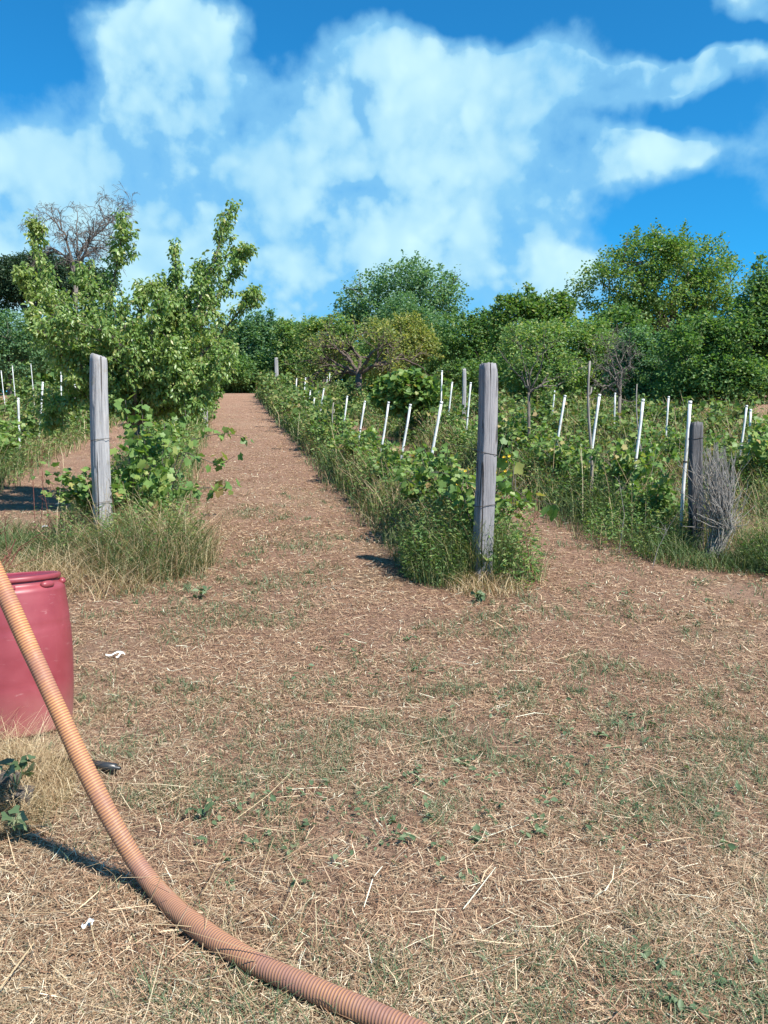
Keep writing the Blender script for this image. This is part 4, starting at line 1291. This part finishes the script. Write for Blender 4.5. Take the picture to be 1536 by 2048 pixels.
# ------------------------------------------------------------------ corrugated hose
def hose():
    ctrl = [(-140, 830, 3.25), (-60, 1030, 3.2), (22, 1215, 3.12), (82, 1345, 3.05), (150, 1495, 2.97), (222, 1640, 2.88), (290, 1757, None), (385, 1852, None), (505, 1925, None), (640, 1985, None), (795, 2050, None), (975, 2130, None), (1180, 2240, None)]
    r0 = .0335
    pts = []
    for (px, py, Y) in ctrl:
        if Y is None:
            d = ray(px, py); tt = (EYE - r0 - .012) / -d[2]
            pts.append(np.array([0, 0, EYE]) + d * tt)
        else:
            pts.append(at(px, py, Y))
    pts = np.array(pts)
    for _ in range(5):                                            # corner cutting
        qn = [pts[0]]
        for a_, b_ in zip(pts[:-1], pts[1:]):
            qn += [a_ * .75 + b_ * .25, a_ * .25 + b_ * .75]
        pts = np.array(qn + [pts[-1]])
    seg_l = np.linalg.norm(np.diff(pts, axis=0), axis=1); s = np.concatenate([[0], np.cumsum(seg_l)])
    pitch = .0108; spp = 7
    m = int(s[-1] / pitch * spp)
    ss = np.linspace(0, s[-1], m)
    c = np.stack([np.interp(ss, s, pts[:, k_]) for k_ in range(3)], 1)
    c[:, 2] += .001 * np.sin(ss * 21) * np.sin(ss * 5); c[:, 0] += .0012 * np.sin(ss * 8.3 + 1) * np.sin(ss * 3.1)
    ker = np.ones(25) / 25
    cp = np.pad(c, ((12, 12), (0, 0)), 'edge')
    c = np.stack([np.convolve(cp[:, k_], ker, 'valid') for k_ in range(3)], 1)
    t = unit(np.gradient(c, axis=0)); seg = 36
    ref = np.array([0, 0, 1.0])
    u = unit(np.cross(t, ref)); v = np.cross(u, t)
    ang = np.arange(seg) / seg * 2 * np.pi
    ph = 2 * np.pi * ss[:, None] / pitch + ang[None]
    wv = .5 + .5 * np.cos(ph)
    rr = r0 - .002 + .002 * wv ** .8 + .001 * np.sin(ss * 9)[:, None]
    P = c[:, None] + rr[..., None] * (np.cos(ang)[None, :, None] * u[:, None] + np.sin(ang)[None, :, None] * v[:, None])
    i, j = np.meshgrid(np.arange(m - 1), np.arange(seg), indexing='ij'); j2 = (j + 1) % seg
    q = np.stack([i * seg + j, i * seg + j2, (i + 1) * seg + j2, (i + 1) * seg + j], -1).reshape(-1, 4)
    gg = Geo(); gg.add(P.reshape(-1, 3), [q], attr=wv.ravel())
    mt, tr, o = new_mat('hose_plastic'); b = NB(tr)
    at_ = b.n('ShaderNodeAttribute'); at_.attribute_name = 'rib'
    tcn = b.n('ShaderNodeTexCoord')
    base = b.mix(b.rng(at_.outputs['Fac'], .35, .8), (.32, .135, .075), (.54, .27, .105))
    dirt = b.rng(b.noise(tcn.outputs['Object'], 5.5, 5, .6), .47, .66, 0, .62)
    base = b.mix(dirt, base, (.26, .12, .1))
    dust = b.rng(b.noise(tcn.outputs['Object'], 16, 6, .65), .56, .7, 0, .4)
    base = b.mix(dust, base, (.42, .31, .24))
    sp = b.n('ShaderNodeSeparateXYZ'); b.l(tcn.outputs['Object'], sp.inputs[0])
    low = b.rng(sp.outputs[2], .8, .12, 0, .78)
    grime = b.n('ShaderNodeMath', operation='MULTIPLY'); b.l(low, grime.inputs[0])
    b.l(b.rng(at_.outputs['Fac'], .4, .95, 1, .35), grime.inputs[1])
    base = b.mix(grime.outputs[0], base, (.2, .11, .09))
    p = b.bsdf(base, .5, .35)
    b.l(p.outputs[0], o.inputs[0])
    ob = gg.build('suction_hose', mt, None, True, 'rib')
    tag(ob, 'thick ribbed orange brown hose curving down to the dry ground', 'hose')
    return c


hose_line = hose()

# ------------------------------------------------------------------ red barrel
bc = at(20, 1478, 4.45); bcx, bcy = bc[0] + .06, 4.45
bz = gz(bcx, bcy) - .02
barrel = thing('barrel', 'faded red plastic barrel with a dark lid ring at the left edge', 'barrel', (bcx, bcy, bz))
barrel.scale = (1, 1, .945); barrel.rotation_euler = (R(-4), R(-3.5), 0)
mt, tr, o = new_mat('red_barrel_plastic'); b = NB(tr)
tcn = b.n('ShaderNodeTexCoord')
f = b.noise(tcn.outputs['Object'], 4, 5, .6); f2 = b.noise(b.mapping(tcn.outputs['Object'], (30, 30, 3)), 1, 4, .6)
colr = b.mix(b.rng(f, .35, .7), (.22, .036, .045), (.285, .056, .068))
colr = b.mix(b.rng(f2, .6, .8, 0, .25), colr, (.42, .17, .17))
sp = b.n('ShaderNodeSeparateXYZ'); b.l(tcn.outputs['Object'], sp.inputs[0])
scr = b.rng(b.noise(b.mapping(tcn.outputs['Object'], (9, 9, 45)), 1, 6, .7, .8), .62, .72, 0, .45)
colr = b.mix(scr, colr, (.46, .24, .23))
dn = b.n('ShaderNodeMath', operation='MULTIPLY'); b.l(b.rng(sp.outputs[2], .28, 0, 0, .8), dn.inputs[0]); b.l(b.noise(tcn.outputs['Object'], 12, 5, .65), dn.inputs[1])
colr = b.mix(dn.outputs[0], colr, (.33, .22, .16))
p = b.bsdf(colr, b.rng(f, .3, .7, .32, .5), .5); b.l(p.outputs[0], o.inputs[0]); M['barrel'] = mt
Rb = .30
def prof(z):
    return Rb * (.865 + .125 * math.sin(math.pi * min(max((z + .06) / 1.0, 0), 1)) ** .8)
pr_ = [(0, .012), (.2, .012), (.235, 0), (prof(.02) - .006, .004), (prof(.03), .02)]
for z in np.linspace(.04, .80, 40):
    rr = prof(z)
    for sm in (.3, .6):
        rr -= .006 * math.exp(-((z - sm) / .006) ** 2)
    pr_.append((rr, z))
pr_ += [(prof(.80), .812), (.262, .832), (.25, .838), (.247, .85), (.247, .885), (.24, .89), (.238, .875), (0, .875)]
gg = Geo(); gg.lathe(pr_, 72); gg.build('body', M['barrel'], barrel, True)
gg = Geo(); gg.lathe([(.249, .866), (.256, .865), (.26, .87), (.26, .886), (.256, .892), (.25, .895), (.235, .893), (.232, .88)], 72)
gg.build('lid_ring', M['barrel'], barrel, True)
M['lid'] = plain_mat('lid_plastic', (.2, .02, .035), .45, .4, .2, 10)
gg = Geo(); gg.lathe([(0, .884), (.19, .884), (.2, .89), (.232, .889)], 64); gg.build('lid', M['lid'], barrel, True)
for a in np.radians([-118, -70, -22, 26, 74, 122, 170, 218]):
    gg = Geo()
    tt = np.linspace(-.16, .16, 9)
    gg.tube(np.stack([np.cos(a + tt) * .262, np.sin(a + tt) * .262, np.full(9, .838)], 1), [.01, .018, .021, .022, .022, .022, .021, .018, .01], 10)
    gg.build('grip_lug', M['barrel'], barrel, True)
gg = Geo()
a = np.linspace(0, 2 * np.pi, 14)
gg.tube(np.stack([.1 + .02 * np.cos(a), np.full(14, -.285), .79 + .028 * np.sin(a)], 1), .002, 5)
gg.build('wire_ring', M['wire'], barrel)
gg = Geo()
gg.lathe([(0, 0), (.02, 0), (.024, .004), (.024, .018), (.018, .024), (0, .024)], 20)
tap = gg.build('plug', plain_mat('grey_plug', (.5, .55, .58), .4, .4), barrel, True)
tap.location = (-.155, -.253, .42); tap.rotation_euler = (R(90), 0, R(-32))

# ------------------------------------------------------------------ bits lying about
M['black'] = plain_mat('black_plastic', (.025, .027, .03), .35, .5, .3, 20)
p0, p1 = at(110, 1503, 3.95), at(240, 1522, 3.82)
z0 = gz(0, 3.9) + .035
gg = Geo(); aa = np.array([p0[0], p0[1], z0]); bb = np.array([p1[0], p1[1], z0])
dq = bb - aa
gg.tube([aa, aa + dq * .55, aa + dq * .56, aa + dq * .93, aa + dq * .935, bb], [.012, .012, .02, .02, .009, .008], 14)
tag(gg.build('pipe_end', M['black'], None, True), 'black plastic pipe end lying beside the orange hose', 'pipe')

M['board'] = wood_mat('old_board_wood', (.06, .05, .045), (.14, .12, .11), (.03, .026, .022))  # board colour lowered to stand in for the shadow of the hole round them
def board(px, py, Y, L, Wd, T, rz, rx, label):
    c = at(px, py, Y); gg = Geo()
    xs, ys, zs = L / 2, Wd / 2, T / 2
    V = np.array([[sx * xs * random.uniform(.94, 1), sy * ys * random.uniform(.93, 1), sz * zs] for sx in (-1, 1) for sy in (-1, 1) for sz in (-1, 1)])
    gg.add(V, [[[0, 1, 3, 2]], [[4, 6, 7, 5]], [[0, 4, 5, 1]], [[2, 3, 7, 6]], [[0, 2, 6, 4]], [[1, 5, 7, 3]]])
    o = gg.build('old_board', M['board'])
    bv = o.modifiers.new('bevel', 'BEVEL'); bv.width = .006; bv.segments = 2
    o.location = tuple(c); o.rotation_euler = (rx, R(6), rz)
    tag(o, label, 'board')
board(-38, 1590, 3.42, .42, .1, .045, R(12), R(10), 'upper dark broken board end in the dry grass heap')
board(-52, 1548, 3.5, .4, .12, .05, R(-8), R(-12), 'lower dark board stub against the dry grass heap')

# bindweed leaves on the heap
def small_plant(name, label, cat, base, n, spread, hmax, leaf, mat, tmpl=(VINE8, VINE8F), stems=6):
    base = np.asarray(base, float); root = thing(name, label, cat, base)
    g1, g2 = Geo(), Geo()
    tips = []
    for s_ in range(stems):
        a = random.uniform(0, 6.28); tip = np.array([math.cos(a) * spread, math.sin(a) * spread, hmax * random.uniform(.5, 1)]) * random.uniform(.5, 1)
        mid = tip * .5 + np.array([0, 0, hmax * .15])
        g1.tube([np.zeros(3) - [0, 0, .02], mid, tip], [.0025, .002, .0012], 4, cap=False); tips.append((mid, tip))
    P = []
    for q in range(n):
        mid, tip = random.choice(tips); t = random.uniform(0, 1); P.append(mid * (1 - t) + tip * t + rng.normal(0, .012, 3))
    leaves(g2, np.array(P), rng.uniform(.6, 1.2, n) * leaf, tmpl, .2, 1.0)
    g1.build('stem', M['tuft'], root); g2.build('foliage', M[mat], root)


small_plant('bindweed', 'dark green lobed weed on the dry heap in front of the barrel', 'weed', at(30, 1530, 3.3) * [1, 1, 0] + [0, 0, .2], 16, .09, .14, .055, 'tuft')
small_plant('bindweed', 'small lobed weed under the old board', 'weed', at(28, 1620, 3.15) * [1, 1, 0] + [0, 0, .1], 9, .06, .08, .045, 'tuft')
for (px, py, n_, lf, lab) in [(412, 1640, 12, .045, 'small leafy weed right of the hose'), (400, 1200, 16, .06, 'leafy weed at the path edge by the left row'), (955, 1205, 26, .06, 'bluish leafy weed in front of the cracked post'),
                              (965, 1165, 10, .09, 'pale leafed weed leaning on the cracked post foot'), (1040, 1160, 18, .05, 'low weed right of the cracked post')]:
    d = ray(px, py); Yg = 4.0
    for _ in range(60):
        pq = at(px, py, Yg); Yg += (pq[2] - gz(pq[0], Yg)) * 1.2
    pq = at(px, py, Yg)
    small_plant('leafy_weed', lab, 'weed', (pq[0], Yg, gz(pq[0], Yg)), n_, .09, .16, lf, 'tuft', (LEAF6, LEAF6F))

# white scraps
def scrap(name, label, px, py, pieces):
    Yg = 3.0
    for _ in range(60):
        pq = at(px, py, Yg); Yg += (pq[2] - gz(pq[0], Yg)) * 1.0
    pq = at(px, py, Yg); gg = Geo()
    for (dx, dy, L, a, w_) in pieces:
        t = np.linspace(-.5, .5, 7)
        c = np.stack([dx + L * t * math.cos(a), dy + L * t * math.sin(a), .03 + .012 * np.sin(t * 6 + a)], 1)
        s_ = np.array([-math.sin(a), math.cos(a), .4]) * w_
        V = np.concatenate([c - s_, c + s_, c + s_ * .5 + [0, 0, .006]]); m_ = 7
        q = np.array([[k_, k_ + 1, m_ + k_ + 1, m_ + k_] for k_ in range(6)] + [[m_ + k_, m_ + k_ + 1, 2 * m_ + k_ + 1, 2 * m_ + k_] for k_ in range(6)])
        gg.add(V, [q])
    o = gg.build(name, M['petal_white']); o.location = (float(pq[0]), float(Yg), gz(pq[0], Yg))
    tag(o, label, 'scrap')
scrap('plastic_scrap', 'bent white plastic strip on the straw right of the barrel', 230, 1316, [(0, 0, .12, .2, .005), (.05, -.03, .07, .9, .004)])
scrap('paper_scrap', 'small crumpled white paper scrap left of the hose', 175, 1865, [(0, 0, .035, .1, .006), (.01, .006, .025, -.6, .004)])

# ------------------------------------------------------------------ wild carrot, yellow flowers, twig bundle, bare twigs
def wild_carrot(px, py, Y, label, r=.035):
    top = at(px, py, Y); bx = top[0] + random.uniform(-.05, .05); base = np.array([bx, Y, gz(bx, Y)])
    root = thing('wild_carrot', label, 'wild flower', base); t = top - base
    g1 = Geo(); g1.tube([np.zeros(3), t * .5 + [.02, 0, 0], t], [.003, .0025, .002], 5, cap=False)
    g2 = Geo(); n = 60
    a = rng.uniform(0, 6.28, n); rr = np.sqrt(rng.uniform(0, 1, n)) * r
    P = t + np.stack([rr * np.cos(a), rr * np.sin(a), .02 - rr * .15 + rng.uniform(0, .006, n)], 1)
    leaves(g2, P, rng.uniform(.008, .014, n), (LEAF4, LEAF4F), 0, 2.5)
    for q in range(10):
        g1.tube([t, P[q]], .0012, 3, cap=False)
    g1.build('stem', M['tuft'], root); g2.build('umbel', M['petal_white'], root)
wild_carrot(118, 985, 9.0, 'topmost white wild carrot umbel left of the left post')
wild_carrot(120, 1010, 8.8, 'middle white wild carrot umbel left of the left post', .04)
wild_carrot(90, 1056, 8.4, 'lowest white wild carrot umbel left of the left post', .025)

yb = np.array([1.22, 8.3, gz(1.22, 8.3)])
yp = thing('yellow_flower_plant', 'weed with small yellow flowers right of the cracked post', 'wild flower', yb)
g1 = Geo()
for (px, py, Y) in [(1008, 915, 8.2), (1018, 912, 8.3), (1005, 928, 8.2), (1010, 942, 8.25), (990, 945, 8.2), (930, 942, 8.3), (915, 968, 8.4), (1012, 925, 8.1), (908, 1012, 8.0), (975, 962, 8.0)]:
    tq = at(px, py, Y) - yb
    g1.tube([np.zeros(3), tq * .5 + np.array([0, .02, .1]), tq], [.003, .0025, .0015], 4, cap=False)
    g2 = Geo(); n = 10; a = np.arange(n) / n * 6.28
    D = np.stack([np.cos(a), np.full(n, -.5) + .3 * np.sin(a), np.sin(a)], 1)
    X, Yx, Z = leaf_axes(D, np.tile([0, -1.0, .5], (n, 1)))
    g2.inst(LEAF4, LEAF4F, X, Yx, Z, np.tile(tq, (n, 1)), np.full(n, .019))
    g2.build('flower', M['petal_yellow'], yp)
P = rng.normal(0, .1, (40, 3)) + np.array([0, 0, .45]); P[:, 2] *= rng.uniform(.4, 1.2, 40)
g1.build('stem', M['tuft'], yp)
g2 = Geo(); leaves(g2, P, rng.uniform(.03, .06, 40), (LEAF6, LEAF6F), .2, .6); g2.build('foliage', M['mid'], yp)

bb_ = np.array([3.42, 8.45, gz(3.42, 8.45)])
gg = Geo(); rs = np.random.default_rng(5)
for q in range(300):
    foot = bb_ + np.array([rs.normal(-.02, .05), rs.normal(0, .05), 0])
    tie = bb_ + np.array([.07 + rs.normal(0, .055), rs.normal(0, .05), .3])
    px = rs.normal(1430, 27); py = 880 + rs.uniform(0, 150) + abs(px - 1430) * .45
    tip = at(px, py, 8.45 + rs.normal(0, .14))
    mid = tie * .5 + tip * .5 + rs.normal(0, .05, 3)
    gg.tube(np.array([foot, tie, mid, tip]) - bb_, [.0052, .0046, .0036, .002], 4, cap=False)
o = gg.build('twig_bundle', M['twig']); o.location = tuple(bb_)
tag(o, 'upright bundle of grey pruned twigs leaning at the dark post', 'twig bundle')

# reddish bare twigs at the left edge
rt = at(-20, 1110, 7.2); rb = np.array([rt[0], 7.2, gz(rt[0], 7.2)])
gg = Geo(); ends = []; rs = np.random.default_rng(9)
for q in range(6):
    grow(gg, np.zeros(3), np.array([rs.uniform(-.2, .7), rs.normal(0, .3), 1.0]), rs.uniform(.3, .55), .008, 2, rs, ends, .12, .6, .05, (2, 3), 5, .15, .002)
M['redtwig'] = bark_mat('red_twig', (.13, .045, .035), (.26, .1, .08), 20)
o = gg.build('bare_twigs', M['redtwig'], None, True); o.location = tuple(rb)
tag(o, 'reddish brown bare twigs standing above the barrel at the left edge', 'twigs')

# thin weed stalks
def stalks(name, label, cx, cy, spots, mat):
    base = np.array([cx, cy, gz(cx, cy)]); gg = Geo()
    for (px, py, Y, px2, py2) in spots:
        a_, b_ = at(px2, py2, Y), at(px, py, Y)
        a_[2] = gz(a_[0], Y) - .01
        m_ = (a_ + b_) / 2 + rng.normal(0, .03, 3)
        gg.tube(np.array([a_, m_, b_]) - base, [.004, .003, .0015], 4, cap=False)
        for q in range(7):
            t = random.uniform(.35, 1); p_ = (m_ * (1 - t) + b_ * t)
            gg.tube([p_ - base, p_ - base + rng.normal(0, .06, 3) + [0, 0, .05]], [.002, .001], 3, cap=False)
    o = gg.build(name, mat); o.location = tuple(base)
    tag(o, label, 'weed', kind='stuff')
stalks('weed_stalk', 'wiry dark weed stalks right of the cracked post', 1.5, 7.4, [(1065, 1030, 7.4, 1040, 1170), (1075, 1000, 7.5, 1062, 1140), (1050, 1060, 7.3, 1075, 1165)], M['redtwig'])
stalks('weed_stalk', 'tall thin brown stalks left of the left post', -3.6, 8.8, [(62, 900, 8.9, 70, 1040), (85, 890, 8.8, 75, 1050), (82, 950, 8.6, 100, 1080)], M['redtwig'])
stalks('weed_stalk', 'pale dry stalks before the row with the dark post', 2.9, 8.2, [(1238, 960, 8.6, 1238, 1070), (1340, 1050, 8.0, 1305, 1115), (1030, 950, 8.6, 1035, 1010)], M['twig'])
